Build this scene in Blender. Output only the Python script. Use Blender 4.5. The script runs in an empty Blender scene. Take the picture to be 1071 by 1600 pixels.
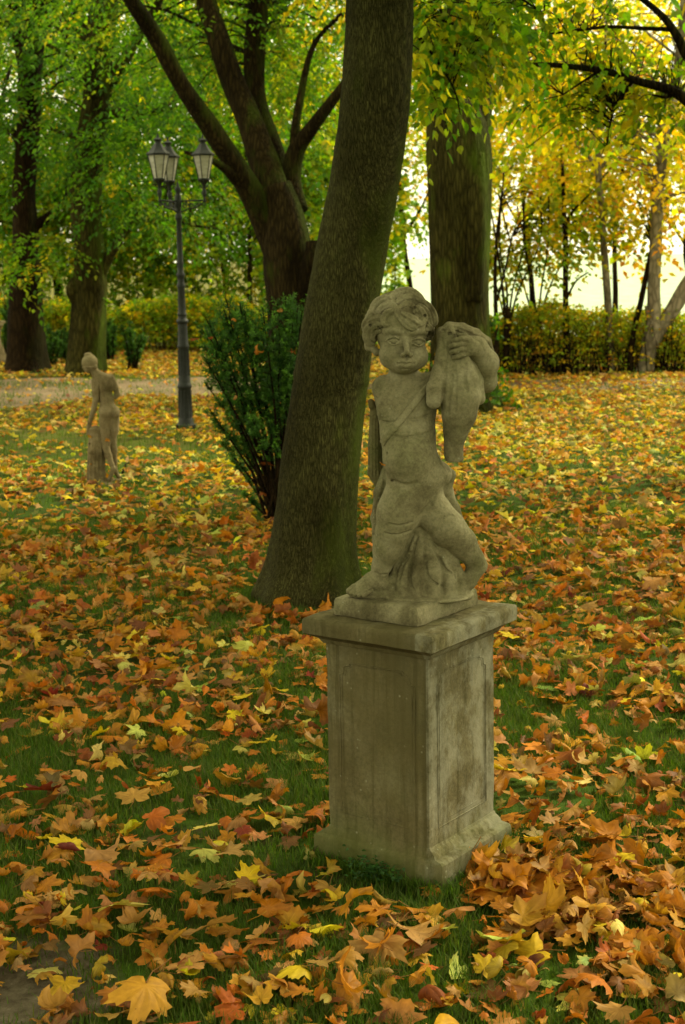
import bpy, math, random
import numpy as np
from mathutils import Vector

random.seed(7)
RNG = np.random.default_rng(11)
S = bpy.context.scene
COL = S.collection
R = math.radians

# ------------------------------------------------------------------ camera
F_PX, HZ, ROLL, CAM_H = 2400.0, 400.0, -0.018, 1.65
PITCH = math.atan((800 - HZ) / F_PX)
CR = np.array([1.0, 0, 0]); CF = np.array([0, math.cos(PITCH), -math.sin(PITCH)]); CU = np.array([0, math.sin(PITCH), math.cos(PITCH)])
CR2 = CR * math.cos(ROLL) + CU * math.sin(ROLL)
CU2 = CU * math.cos(ROLL) - CR * math.sin(ROLL)
cam_d = bpy.data.cameras.new('camera')
cam = bpy.data.objects.new('camera', cam_d); COL.objects.link(cam)
from mathutils import Matrix
M3 = Matrix(((CR2[0], CU2[0], -CF[0]), (CR2[1], CU2[1], -CF[1]), (CR2[2], CU2[2], -CF[2])))
cam.matrix_world = Matrix.Translation((0, 0, CAM_H)) @ M3.to_4x4()
cam_d.sensor_fit = 'VERTICAL'; cam_d.sensor_height = 23.6; cam_d.lens = F_PX / 1600 * 23.6
cam_d.clip_start = 0.1; cam_d.clip_end = 2000
cam_d.dof.use_dof = True; cam_d.dof.focus_distance = 4.25; cam_d.dof.aperture_fstop = 5.0
S.camera = cam

# ------------------------------------------------------------------ sky, sun, exposure
SUN_EL, SUN_AZ = 40.0, 52.0      # azimuth: degrees clockwise from the viewing direction
w = bpy.data.worlds.new('World'); S.world = w; w.use_nodes = True
nt = w.node_tree; nt.nodes.clear()
sky = nt.nodes.new('ShaderNodeTexSky'); sky.sky_type = 'NISHITA'; sky.sun_disc = False
sky.sun_elevation = R(SUN_EL); sky.sun_rotation = R(SUN_AZ); sky.dust_density = 3.0; sky.air_density = 1.0
cloud = nt.nodes.new('ShaderNodeTexNoise'); cloud.inputs['Scale'].default_value = 2.2; cloud.inputs['Detail'].default_value = 5
ramp = nt.nodes.new('ShaderNodeMapRange'); ramp.inputs['From Min'].default_value = 0.3; ramp.inputs['From Max'].default_value = 0.75
ramp.inputs['To Min'].default_value = 9.0; ramp.inputs['To Max'].default_value = 15.0
mix = nt.nodes.new('ShaderNodeMix'); mix.data_type = 'RGBA'; mix.inputs['Factor'].default_value = 0.88
bg = nt.nodes.new('ShaderNodeBackground'); bg.inputs['Strength'].default_value = 0.12
wo = nt.nodes.new('ShaderNodeOutputWorld')
tc = nt.nodes.new('ShaderNodeTexCoord')
nt.links.new(tc.outputs['Generated'], cloud.inputs['Vector'])
nt.links.new(cloud.outputs['Fac'], ramp.inputs['Value'])
comb = nt.nodes.new('ShaderNodeVectorMath'); comb.operation = 'SCALE'; comb.inputs[0].default_value = (1.0, .95, .62)
nt.links.new(ramp.outputs['Result'], comb.inputs['Scale'])
nt.links.new(sky.outputs['Color'], mix.inputs['A']); nt.links.new(comb.outputs[0], mix.inputs['B'])
nt.links.new(mix.outputs['Result'], bg.inputs['Color']); nt.links.new(bg.outputs['Background'], wo.inputs['Surface'])
sl = bpy.data.lights.new('sun', 'SUN'); sl.energy = 4.0; sl.angle = R(14); sl.color = (1.0, 0.92, 0.60)
so = bpy.data.objects.new('sun', sl); COL.objects.link(so)
sd = Vector((math.sin(R(SUN_AZ)) * math.cos(R(SUN_EL)), math.cos(R(SUN_AZ)) * math.cos(R(SUN_EL)), math.sin(R(SUN_EL))))
so.rotation_euler = sd.to_track_quat('Z', 'Y').to_euler(); so.location = (8, 6, 25)
S.view_settings.view_transform = 'Standard'; S.view_settings.look = 'None'; S.view_settings.gamma = 1.0
S.view_settings.exposure = 0.9
S.cycles.max_bounces = 6; S.cycles.diffuse_bounces = 4; S.cycles.transmission_bounces = 4; S.cycles.use_denoising = True

# ------------------------------------------------------------------ helpers: projection
def ray(u, v):
    return CF + (u - 535.5) / F_PX * CR2 - (v - 800) / F_PX * CU2
def at(u, v, Y):
    r = ray(u, v); t = Y / r[1]
    return np.array([0, 0, CAM_H]) + t * r
def gnd(u, v, z=0.0):
    r = ray(u, v); t = (z - CAM_H) / r[2]
    return np.array([0, 0, CAM_H]) + t * r
def proj(P):
    d = np.asarray(P, float) - np.array([0, 0, CAM_H]); z = d @ CF
    return 535.5 + F_PX * (d @ CR2) / z, 800 - F_PX * (d @ CU2) / z
def gh(x, y):
    return 0.022 * np.sin(x * 1.7 + 1.3) * np.cos(y * 1.3) + 0.012 * np.sin(x * 4.1 + y * 2.7) - 0.01

# cheap smooth value noise in numpy (sum of rotated sines)
def snoise(x, y, z=0.0, s=1.0, seed=0):
    r = np.random.default_rng(seed); out = 0
    for k in range(7):
        a = r.normal(size=3); a /= np.linalg.norm(a); f = s * r.uniform(.6, 1.8); p = r.uniform(0, 6.28)
        out = out + np.sin(f * (a[0] * x + a[1] * y + a[2] * z) * 6.28 + p)
    return out / 3.0

# ------------------------------------------------------------------ helpers: objects
def link(o, parent=None):
    COL.objects.link(o)
    if parent is not None: o.parent = parent
    return o
def tag(o, label=None, cat=None, group=None, kind=None):
    if label: o['label'] = label
    if cat: o['category'] = cat
    if group: o['group'] = group
    if kind: o['kind'] = kind
    return o
def empty(name, loc, label=None, cat=None, group=None):
    o = bpy.data.objects.new(name, None); link(o); o.location = [float(c) for c in loc]; o.empty_display_size = .2
    return tag(o, label, cat, group)
def npmesh(name, verts, faces, mat, parent=None, smooth=True, colors=None, origin=None):
    """verts Nx3 array, faces: array MxK (one K) or list of arrays; colors per vertex"""
    verts = np.asarray(verts, np.float32)
    if parent is not None:
        verts = verts - np.array(parent_world(parent), np.float32)
    elif origin is not None:
        verts = verts - np.asarray(origin, np.float32)
    me = bpy.data.meshes.new(name)
    fl = faces if isinstance(faces, list) else [faces]
    fl = [np.asarray(f, np.int32) for f in fl if len(f)]
    loops = np.concatenate([f.ravel() for f in fl]); tot = np.concatenate([np.full(len(f), f.shape[1], np.int32) for f in fl])
    me.vertices.add(len(verts)); me.vertices.foreach_set('co', verts.ravel())
    me.loops.add(len(loops)); me.loops.foreach_set('vertex_index', loops)
    me.polygons.add(len(tot)); starts = np.concatenate([[0], np.cumsum(tot)[:-1]]).astype(np.int32)
    me.polygons.foreach_set('loop_start', starts); me.polygons.foreach_set('loop_total', tot)
    me.polygons.foreach_set('use_smooth', np.full(len(tot), smooth, bool))
    if colors is not None:
        at_ = me.color_attributes.new('Col', 'FLOAT_COLOR', 'POINT')
        c = np.ones((len(verts), 4), np.float32); c[:, :3] = colors
        at_.data.foreach_set('color', c.ravel())
    me.update(calc_edges=True); me.validate()
    me.materials.append(mat)
    o = bpy.data.objects.new(name, me); link(o, parent)
    if parent is None and origin is not None: o.location = [float(c) for c in origin]
    return o
def parent_world(p):
    l = Vector((0, 0, 0)); q = p
    while q is not None:
        l = l + q.location; q = q.parent
    return tuple(l)

class MB:
    """collects pieces into one mesh"""
    def __init__(s): s.v = []; s.f = {}; s.n = 0; s.c = []
    def add(s, v, faces, col=None):
        v = np.asarray(v, float)
        for f in (faces if isinstance(faces, list) else [faces]):
            f = np.asarray(f, int)
            if len(f): s.f.setdefault(f.shape[1], []).append(f + s.n)
        s.v.append(v); s.n += len(v)
        if col is not None: s.c.append(np.broadcast_to(np.asarray(col, float), (len(v), 3)))
        return s
    def tube(s, pts, rad, n=8, cap=True, col=None):
        s.add(*tube(pts, rad, n, cap), col=col); return s
    def box(s, c, sz, rot=0.0, taper=(1, 1), bev=0.0, col=None):
        s.add(*boxv(c, sz, rot, taper, bev), col=col); return s
    def lathe(s, c, prof, n=16, rot=0.0, col=None):
        prof = np.asarray(prof, float); a = np.linspace(0, 2 * math.pi, n, endpoint=False) + rot
        v = np.stack([np.outer(prof[:, 0], np.cos(a)) + c[0], np.outer(prof[:, 0], np.sin(a)) + c[1],
                      np.repeat(prof[:, 1:2], n, 1) + c[2]], -1).reshape(-1, 3)
        m = len(prof); f = []
        i = np.arange(m - 1)[:, None] * n; j = np.arange(n)[None]; j2 = (j + 1) % n
        q = np.stack([i + j, i + j2, i + n + j2, i + n + j], -1).reshape(-1, 4)
        v = np.vstack([v, [[c[0], c[1], prof[0, 1] + c[2]], [c[0], c[1], prof[-1, 1] + c[2]]]])
        jj = np.arange(n); k = (jj + 1) % n
        t = np.vstack([np.stack([k, jj, np.full(n, m * n)], -1), np.stack([(m - 1) * n + jj, (m - 1) * n + k, np.full(n, m * n + 1)], -1)])
        s.add(v, [q, t], col=col); return s
    def build(s, name, mat, parent=None, smooth=True, origin=None):
        V = np.vstack(s.v); C = np.vstack(s.c) if s.c else None
        return npmesh(name, V, [np.vstack(x) for x in s.f.values()], mat, parent, smooth, C, origin)

def tube(pts, rad, n=8, cap=True):
    pts = np.asarray(pts, float); m = len(pts); rad = np.broadcast_to(np.asarray(rad, float), (m,))
    t = np.gradient(pts, axis=0); t /= np.linalg.norm(t, axis=1)[:, None] + 1e-9
    ref = np.array([0.0, 1, 0]) if abs(t[:, 1]).max() < .9 else np.array([1.0, 0.2, 0])
    if abs(t @ ref).max() > .97: ref = np.array([0.3, 0.1, 1.0])
    a = np.cross(t, ref); a /= np.linalg.norm(a, axis=1)[:, None] + 1e-9; b = np.cross(t, a)
    th = np.linspace(0, 2 * math.pi, n, endpoint=False)
    v = pts[:, None] + rad[:, None, None] * (np.cos(th)[None, :, None] * a[:, None] + np.sin(th)[None, :, None] * b[:, None])
    i = np.arange(m - 1)[:, None] * n; j = np.arange(n)[None]; j2 = (j + 1) % n
    q = np.stack([i + j, i + n + j, i + n + j2, i + j2], -1).reshape(-1, 4)
    v = v.reshape(-1, 3)
    if cap:
        v = np.vstack([v, pts[0], pts[-1]]); jj = np.arange(n); k = (jj + 1) % n
        tr = np.vstack([np.stack([jj, k, np.full(n, m * n)], -1), np.stack([(m - 1) * n + k, (m - 1) * n + jj, np.full(n, m * n + 1)], -1)])
        return v, [q, tr]
    return v, [q]
def boxv(c, sz, rot=0.0, taper=(1, 1), bev=0.0):
    x, y, z = np.asarray(sz, float) / 2
    if bev <= 0: ring = [(-x, -y), (x, -y), (x, y), (-x, y)]; lev = [(-z, 1.0, 0), (z, taper[0], 0)]
    b = bev
    ring = lambda X, Y: [(-X + b, -Y), (X - b, -Y), (X, -Y + b), (X, Y - b), (X - b, Y), (-X + b, Y), (-X, Y - b), (-X, -Y + b)] if b > 0 else [(-X, -Y), (X, -Y), (X, Y), (-X, Y)]
    L = [(-z, x, y), (z, x * taper[0], y * taper[1])]
    if b > 0: L = [(-z, x - b, y - b), (-z + b, x, y), (z - b, x * taper[0], y * taper[1]), (z, x * taper[0] - b, y * taper[1] - b)]
    v = []; n = 8 if b > 0 else 4
    for zz, X, Y in L: v += [(p[0], p[1], zz) for p in ring(X, Y)]
    v = np.array(v); cs, sn = math.cos(rot), math.sin(rot)
    v = np.stack([v[:, 0] * cs - v[:, 1] * sn, v[:, 0] * sn + v[:, 1] * cs, v[:, 2]], -1) + np.asarray(c, float)
    m = len(L); i = np.arange(m - 1)[:, None] * n; j = np.arange(n)[None]; j2 = (j + 1) % n
    q = np.stack([i + j, i + j2, i + n + j2, i + n + j], -1).reshape(-1, 4)
    capb = np.arange(n)[::-1][None]; capt = (np.arange(n) + (m - 1) * n)[None]
    return v, [q, capb, capt]

def smooth_path(P, n, rad=None):
    """Catmull-Rom through control points"""
    P = np.asarray(P, float); m = len(P); t = np.linspace(0, m - 1, n)
    Q = np.vstack([2 * P[0] - P[1], P, 2 * P[-1] - P[-2]]); i = np.minimum(t.astype(int), m - 2); f = (t - i)[:, None]
    p0, p1, p2, p3 = Q[i], Q[i + 1], Q[i + 2], Q[i + 3]
    out = .5 * (2 * p1 + (p2 - p0) * f + (2 * p0 - 5 * p1 + 4 * p2 - p3) * f ** 2 + (3 * p1 - p0 - 3 * p2 + p3) * f ** 3)
    return out

# ------------------------------------------------------------------ materials
def newmat(name):
    m = bpy.data.materials.new(name); m.use_nodes = True; n = m.node_tree; b = n.nodes['Principled BSDF']
    b.inputs['Roughness'].default_value = .85
    b.inputs['Specular IOR Level'].default_value = .06
    return m, n, b
def N(n, t, **kw):
    x = n.nodes.new(t)
    for k, v in kw.items():
        if k in x.inputs: x.inputs[k].default_value = v
        else: setattr(x, k, v)
    return x
def rampn(n, src, stops):
    r = n.nodes.new('ShaderNodeValToRGB'); e = r.color_ramp.elements
    while len(e) < len(stops): e.new(.5)
    for el, (p, c) in zip(e, stops): el.position = p; el.color = (*c, 1)
    n.links.new(src, r.inputs['Fac']); return r.outputs['Color']
def mixc(n, fac, a, b, mode='MIX'):
    x = n.nodes.new('ShaderNodeMix'); x.data_type = 'RGBA'; x.blend_type = mode
    for s_, v in (('Factor', fac), ('A', a), ('B', b)):
        if hasattr(v, 'node'): n.links.new(v, x.inputs[s_])
        elif isinstance(v, tuple): x.inputs[s_].default_value = (*v, 1)
        else: x.inputs[s_].default_value = v
    return x.outputs['Result']
def coords(n, scale, kind='Object', off=(0, 0, 0)):
    t = n.nodes.new('ShaderNodeTexCoord'); mp = n.nodes.new('ShaderNodeMapping')
    mp.inputs['Scale'].default_value = scale; mp.inputs['Location'].default_value = off
    n.links.new(t.outputs[kind], mp.inputs['Vector']); return mp.outputs['Vector']
def noise(n, vec, scale, detail=4, rough=.55, dist=0):
    x = N(n, 'ShaderNodeTexNoise', Scale=scale, Detail=detail, Roughness=rough, Distortion=dist)
    n.links.new(vec, x.inputs['Vector']); return x.outputs['Fac']
def bump(n, b, h, strength=.5, dist=.01, prev=None):
    x = N(n, 'ShaderNodeBump', Strength=strength, Distance=dist); n.links.new(h, x.inputs['Height'])
    if prev is not None: n.links.new(prev, x.inputs['Normal'])
    n.links.new(x.outputs['Normal'], b.inputs['Normal']); return x.outputs['Normal']

def stone_mat(name, base, dark, light, sc=1.0, green=.35, streaks=False):
    m, n, b = newmat(name)
    v = coords(n, (1, 1, 1))
    big = noise(n, v, 9 * sc, 5, .6, .4)
    c = rampn(n, big, [(.3, dark), (.5, base), (.72, light)])
    mo = noise(n, coords(n, (1, 1, 1), off=(5, 3, 1)), 5 * sc, 6, .65)
    c = mixc(n, rampn(n, mo, [(.5, (0, 0, 0)), (.68, (green,) * 3)]), c, (.115, .125, .045))
    fine = noise(n, v, 130 * sc, 4, .7)
    c = mixc(n, .55, c, rampn(n, fine, [(.3, (.35, .35, .35)), (.6, (1, 1, 1))]), 'MULTIPLY')
    if streaks:
        st = noise(n, coords(n, (26, 26, 1.3)), 1.2, 6, .65, .4)
        c = mixc(n, rampn(n, st, [(.47, (0, 0, 0)), (.62, (.78,) * 3)]), c, (.05, .042, .016))
        wid = noise(n, coords(n, (5, 5, 2.0), off=(1, 2, 3)), 1.6, 6, .7)
        c = mixc(n, rampn(n, wid, [(.48, (0, 0, 0)), (.62, (.55,) * 3)]), c, (.065, .058, .03))
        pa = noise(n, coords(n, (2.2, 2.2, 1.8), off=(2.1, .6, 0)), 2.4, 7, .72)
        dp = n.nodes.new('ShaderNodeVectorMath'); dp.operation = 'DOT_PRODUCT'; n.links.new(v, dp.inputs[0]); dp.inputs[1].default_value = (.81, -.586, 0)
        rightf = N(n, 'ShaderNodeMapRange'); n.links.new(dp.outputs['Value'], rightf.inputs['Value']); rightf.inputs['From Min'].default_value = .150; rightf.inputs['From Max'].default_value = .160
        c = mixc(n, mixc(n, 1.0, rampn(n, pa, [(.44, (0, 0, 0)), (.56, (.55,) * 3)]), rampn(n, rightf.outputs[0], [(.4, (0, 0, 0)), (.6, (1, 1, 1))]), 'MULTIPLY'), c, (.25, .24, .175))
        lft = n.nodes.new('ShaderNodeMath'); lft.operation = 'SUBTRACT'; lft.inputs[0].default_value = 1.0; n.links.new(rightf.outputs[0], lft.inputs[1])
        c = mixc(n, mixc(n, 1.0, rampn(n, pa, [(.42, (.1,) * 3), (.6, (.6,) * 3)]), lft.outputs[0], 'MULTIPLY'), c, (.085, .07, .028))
        sepz = n.nodes.new('ShaderNodeSeparateXYZ'); n.links.new(v, sepz.inputs[0])
        mz = N(n, 'ShaderNodeMapRange'); mz.inputs['From Min'].default_value = .16; mz.inputs['From Max'].default_value = .0; n.links.new(sepz.outputs['Z'], mz.inputs['Value'])
        c = mixc(n, mixc(n, 1.0, mz.outputs[0], rampn(n, mo, [(.38, (0, 0, 0)), (.6, (.8,) * 3)]), 'MULTIPLY'), c, (.07, .085, .02))
        # lichen specks
    vo = N(n, 'ShaderNodeTexVoronoi', Scale=60 * sc); n.links.new(v, vo.inputs['Vector'])
    sp = rampn(n, vo.outputs['Distance'], [(.08, (.3,) * 3), (.2, (0, 0, 0))])
    spm = rampn(n, noise(n, v, 14 * sc, 3), [(.55, (0, 0, 0)), (.62, (1, 1, 1))])
    c = mixc(n, mixc(n, 1.0, sp, spm, 'MULTIPLY'), c, (.40, .40, .30))
    n.links.new(c, b.inputs['Base Color'])
    p = bump(n, b, fine, .5, .0025)
    bump(n, b, noise(n, v, 38 * sc, 5, .6), .45, .006, p)
    b.inputs['Roughness'].default_value = .92
    return m

def bark_mat(name, dark, light, moss, zs=3.0, sc=34, strength=.9, dist=.02, mossy=.5):
    m, n, b = newmat(name)
    v = coords(n, (1, 1, 1 / zs))
    vo = N(n, 'ShaderNodeTexVoronoi', Scale=sc, feature='DISTANCE_TO_EDGE')
    wob = noise(n, v, sc * .35, 3, .6)
    vv = n.nodes.new('ShaderNodeVectorMath'); vv.operation = 'ADD'
    sc_ = n.nodes.new('ShaderNodeVectorMath'); sc_.operation = 'SCALE'; sc_.inputs['Scale'].default_value = .06
    cw = n.nodes.new('ShaderNodeCombineXYZ'); n.links.new(wob, cw.inputs[0]); n.links.new(wob, cw.inputs[1])
    n.links.new(cw.outputs[0], sc_.inputs[0]); n.links.new(v, vv.inputs[0]); n.links.new(sc_.outputs[0], vv.inputs[1])
    n.links.new(vv.outputs[0], vo.inputs['Vector'])
    fine = noise(n, coords(n, (1, 1, .35)), sc * 3.2, 6, .65)
    h = mixc(n, .5, rampn(n, vo.outputs['Distance'], [(0, (0, 0, 0)), (.28, (1, 1, 1))]), fine)
    c = rampn(n, h, [(.15, dark), (.75, light)])
    mo = noise(n, coords(n, (1, 1, .4)), 3.2, 5, .6)
    geo = n.nodes.new('ShaderNodeNewGeometry'); sep = n.nodes.new('ShaderNodeSeparateXYZ'); n.links.new(geo.outputs['Normal'], sep.inputs[0])
    side = N(n, 'ShaderNodeMapRange'); n.links.new(sep.outputs['X'], side.inputs['Value'])
    side.inputs['From Min'].default_value = .0; side.inputs['From Max'].default_value = 1.0; side.inputs['To Min'].default_value = -.06; side.inputs['To Max'].default_value = .14
    ad = n.nodes.new('ShaderNodeMath'); ad.operation = 'ADD'; n.links.new(mo, ad.inputs[0]); n.links.new(side.outputs[0], ad.inputs[1])
    c = mixc(n, rampn(n, ad.outputs[0], [(.5, (0, 0, 0)), (.68, (mossy,) * 3)]), c, moss)
    st = noise(n, coords(n, (1, 1, .5), off=(3, 7, 2)), 2.2, 5, .6)
    c = mixc(n, 1.0, c, rampn(n, st, [(.38, (.45, .42, .38)), (.58, (1, 1, 1))]), 'MULTIPLY')
    # small pale lichen specks
    lv = N(n, 'ShaderNodeTexVoronoi', Scale=26.0); n.links.new(coords(n, (1, 1, 1)), lv.inputs['Vector'])
    c = mixc(n, rampn(n, lv.outputs['Distance'], [(.06, (.28,) * 3), (.15, (0, 0, 0))]), c, tuple(min(1, x * 1.9) for x in light))
    n.links.new(c, b.inputs['Base Color']); bump(n, b, h, strength, dist)
    b.inputs['Roughness'].default_value = .95
    return m

def leaf_mat(name, trans=.45, gloss=.12, rough=.55):
    m = bpy.data.materials.new(name); m.use_nodes = True; n = m.node_tree; n.nodes.clear()
    at_ = n.nodes.new('ShaderNodeAttribute'); at_.attribute_name = 'Col'
    d = n.nodes.new('ShaderNodeBsdfDiffuse'); t = n.nodes.new('ShaderNodeBsdfTranslucent'); g = n.nodes.new('ShaderNodeBsdfGlossy')
    g.inputs['Roughness'].default_value = rough
    g.inputs['Color'].default_value = (.8, .8, .8, 1)
    nz = noise(n, coords(n, (1, 1, 1)), 60, 3)
    c = mixc(n, .5, at_.outputs['Color'], rampn(n, nz, [(.3, (.55, .50, .42)), (.65, (1, 1, 1))]), 'MULTIPLY')
    n.links.new(c, d.inputs['Color'])
    tcx = mixc(n, 1.0, c, (1.3, 1.35, .5), 'MULTIPLY'); n.links.new(tcx, t.inputs['Color'])
    a = n.nodes.new('ShaderNodeMixShader'); a.inputs[0].default_value = trans
    n.links.new(d.outputs[0], a.inputs[1]); n.links.new(t.outputs[0], a.inputs[2])
    f = n.nodes.new('ShaderNodeMixShader'); f.inputs[0].default_value = gloss * .4
    n.links.new(a.outputs[0], f.inputs[1]); n.links.new(g.outputs[0], f.inputs[2])
    o = n.nodes.new('ShaderNodeOutputMaterial'); n.links.new(f.outputs[0], o.inputs['Surface'])
    return m

M = {}
M['putto'] = stone_mat('weathered_stone', (.185, .162, .09), (.07, .057, .028), (.28, .25, .155), 1.0, .35)
M['putto_dark'] = stone_mat('stained_shaded_stone', (.11, .09, .042), (.06, .048, .022), (.17, .14, .08), 1.0, .5)  # quiver stone: staining plus the shade behind the hip, both in the colour
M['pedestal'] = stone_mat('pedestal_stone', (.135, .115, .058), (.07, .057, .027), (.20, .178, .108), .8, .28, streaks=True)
M['woman'] = stone_mat('brownish_stone', (.19, .148, .078), (.085, .064, .03), (.28, .225, .13), .7, .2)
M['bark'] = bark_mat('fissured_bark', (.008, .0075, .002), (.105, .098, .030), (.060, .085, .006), 10.0, 130, 1.0, .014, .75)
M['bark_mossy'] = bark_mat('mossy_bark', (.012, .011, .002), (.07, .062, .014), (.055, .085, .005), 7.0, 30, .9, .04, .9)
M['bark_far'] = bark_mat('dark_bark', (.006, .004, .001), (.036, .025, .008), (.034, .052, .004), 7.0, 30, .9, .04, .8)
M['bark_brown'] = bark_mat('brown_bark', (.006, .0035, .001), (.034, .020, .007), (.026, .034, .004), 7.0, 30, .9, .04, .4)
M['bark_pale'] = bark_mat('pale_bark', (.10, .085, .055), (.26, .22, .15), (.12, .13, .05), 2.0, 12, .4, .01, .3)
M['leaf'] = leaf_mat('tree_leaf', .55, .04)
M['fallen'] = leaf_mat('fallen_leaf', .22, .05, .6)
M['needle'] = leaf_mat('yew_needle', .2, .06, .5)
M['grass'] = leaf_mat('grass_blade', .4, .03)

m, n, b = newmat('lamp_iron'); M['iron'] = m
v = coords(n, (1, 1, 1)); c = rampn(n, noise(n, v, 30, 5), [(.35, (.004, .006, .005)), (.7, (.012, .015, .012))]); n.links.new(c, b.inputs['Base Color'])
b.inputs['Roughness'].default_value = .6; b.inputs['Specular IOR Level'].default_value = .3; bump(n, b, noise(n, v, 90, 3), .3, .002)
m, n, b = newmat('milk_glass'); M['glass'] = m
c = rampn(n, noise(n, coords(n, (1, 1, 3)), 14, 4), [(.3, (.27, .26, .21)), (.7, (.42, .41, .36))]); n.links.new(c, b.inputs['Base Color']); b.inputs['Roughness'].default_value = .35

# ------------------------------------------------------------------ the setting
def ground_mat():
    m, n, b = newmat('lawn_soil'); v = coords(n, (1, 1, 1))
    g = rampn(n, noise(n, v, 6, 6, .65), [(.3, (.045, .035, .015)), (.46, (.04, .065, .008)), (.7, (.055, .11, .008))])
    far = rampn(n, noise(n, v, 1.2, 6, .6), [(.35, (.26, .33, .22)), (.6, (.36, .42, .30)), (.75, (.44, .47, .36))])
    sep = n.nodes.new('ShaderNodeSeparateXYZ'); n.links.new(v, sep.inputs[0])
    # open meadow begins beyond the hedge
    mr = N(n, 'ShaderNodeMapRange'); mr.inputs['From Min'].default_value = 24; mr.inputs['From Max'].default_value = 27
    n.links.new(sep.outputs['Y'], mr.inputs['Value'])
    mx = N(n, 'ShaderNodeMapRange'); mx.inputs['From Min'].default_value = -1.0; mx.inputs['From Max'].default_value = 2.0
    n.links.new(sep.outputs['X'], mx.inputs['Value'])
    mu = n.nodes.new('ShaderNodeMath'); mu.operation = 'MULTIPLY'; n.links.new(mr.outputs[0], mu.inputs[0]); n.links.new(mx.outputs[0], mu.inputs[1])
    wd = rampn(n, noise(n, v, 3.0, 6, .7), [(.35, (.055, .05, .012)), (.55, (.11, .10, .018)), (.7, (.07, .11, .015))])
    mw = N(n, 'ShaderNodeMapRange'); mw.inputs['From Min'].default_value = 12; mw.inputs['From Max'].default_value = 16
    n.links.new(sep.outputs['Y'], mw.inputs['Value'])
    so_ = gnd(45, 1550); dv = n.nodes.new('ShaderNodeVectorMath'); dv.operation = 'DISTANCE'; n.links.new(v, dv.inputs[0]); dv.inputs[1].default_value = (float(so_[0]) - .12, float(so_[1]), 0)
    ds = n.nodes.new('ShaderNodeMath'); ds.operation = 'MULTIPLY_ADD'; n.links.new(noise(n, v, 7, 5, .7), ds.inputs[0]); ds.inputs[1].default_value = -.5; n.links.new(dv.outputs['Value'], ds.inputs[2])
    soil = rampn(n, noise(n, v, 30, 6, .75), [(.3, (.06, .045, .028)), (.6, (.13, .105, .07)), (.75, (.19, .16, .115))])
    g = mixc(n, rampn(n, ds.outputs[0], [(.0, (1, 1, 1)), (.12, (0, 0, 0))]), g, soil)
    c = mixc(n, mw.outputs[0], g, wd); c = mixc(n, mu.outputs[0], c, far)
    n.links.new(c, b.inputs['Base Color']); bump(n, b, noise(n, v, 40, 6, .7), .7, .02)
    return m
xs = np.concatenate([[-400, -150, -60, -25, -12], np.arange(-8, 8.01, .1), [12, 25, 60, 150, 400]])
ys = np.concatenate([[-60, -20, -5, 0], np.arange(2, 22.01, .12), [24, 27, 30, 40, 60, 100, 200, 700]])
XX, YY = np.meshgrid(xs, ys); ZZ = np.where((abs(XX) <= 8) & (YY > 1.9) & (YY < 22.1), gh(XX, YY), 0.0)
ZZ = np.where(YY > 60, ZZ + .0, ZZ)
nx = len(xs); ii = (np.arange(len(ys) - 1)[:, None] * nx + np.arange(nx - 1)[None]).ravel()
g = npmesh('ground', np.stack([XX, YY, ZZ], -1).reshape(-1, 3), np.stack([ii, ii + 1, ii + nx + 1, ii + nx], -1), ground_mat())
tag(g, 'leaf-strewn lawn with short green grass', 'ground', kind='structure')

# gravel path crossing behind the lawn
m, n, b = newmat('gravel'); v = coords(n, (1, 1, 1))
c = rampn(n, noise(n, v, 3, 5, .6), [(.3, (.15, .105, .065)), (.7, (.25, .185, .12))])
c = mixc(n, .6, c, rampn(n, noise(n, v, 60, 4, .8), [(.3, (.4, .38, .36)), (.65, (1, 1, 1))]), 'MULTIPLY')
n.links.new(c, b.inputs['Base Color']); bump(n, b, noise(n, v, 80, 3, .7), .6, .012)
near_e = [gnd(-500, 668), gnd(-200, 652), gnd(0, 637), gnd(135, 625), gnd(290, 617), gnd(500, 613), gnd(700, 612), gnd(900, 611), gnd(1071, 609), gnd(1500, 607)]
far_e = [gnd(-500, 606), gnd(-200, 599), gnd(0, 592), gnd(135, 590), gnd(290, 590), gnd(500, 591), gnd(700, 592), gnd(900, 593), gnd(1071, 594), gnd(1500, 596)]
PA = smooth_path(near_e, 60); PB = smooth_path(far_e, 60)
rows = [PA * (1 - t) + PB * t for t in np.linspace(0, 1, 9)]
V = np.stack(rows, 0); jit = .06 * snoise(V[0, :, 0], V[0, :, 1], s=1.2, seed=4); V[0, :, 1] += jit
V[..., 2] = gh(V[..., 0], V[..., 1]) * ((abs(V[..., 0]) < 8) & (V[..., 1] < 22)) + .006
V[0, :, 2] -= .004; V[-1, :, 2] -= .004
V[1:-1, :, 2] += .012
ii = (np.arange(8)[:, None] * 60 + np.arange(59)[None]).ravel()
p = npmesh('path', V.reshape(-1, 3), np.stack([ii, ii + 1, ii + 61, ii + 60], -1), m)
tag(p, 'grey-brown gravel path crossing behind the lawn', 'path', kind='structure')

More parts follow.
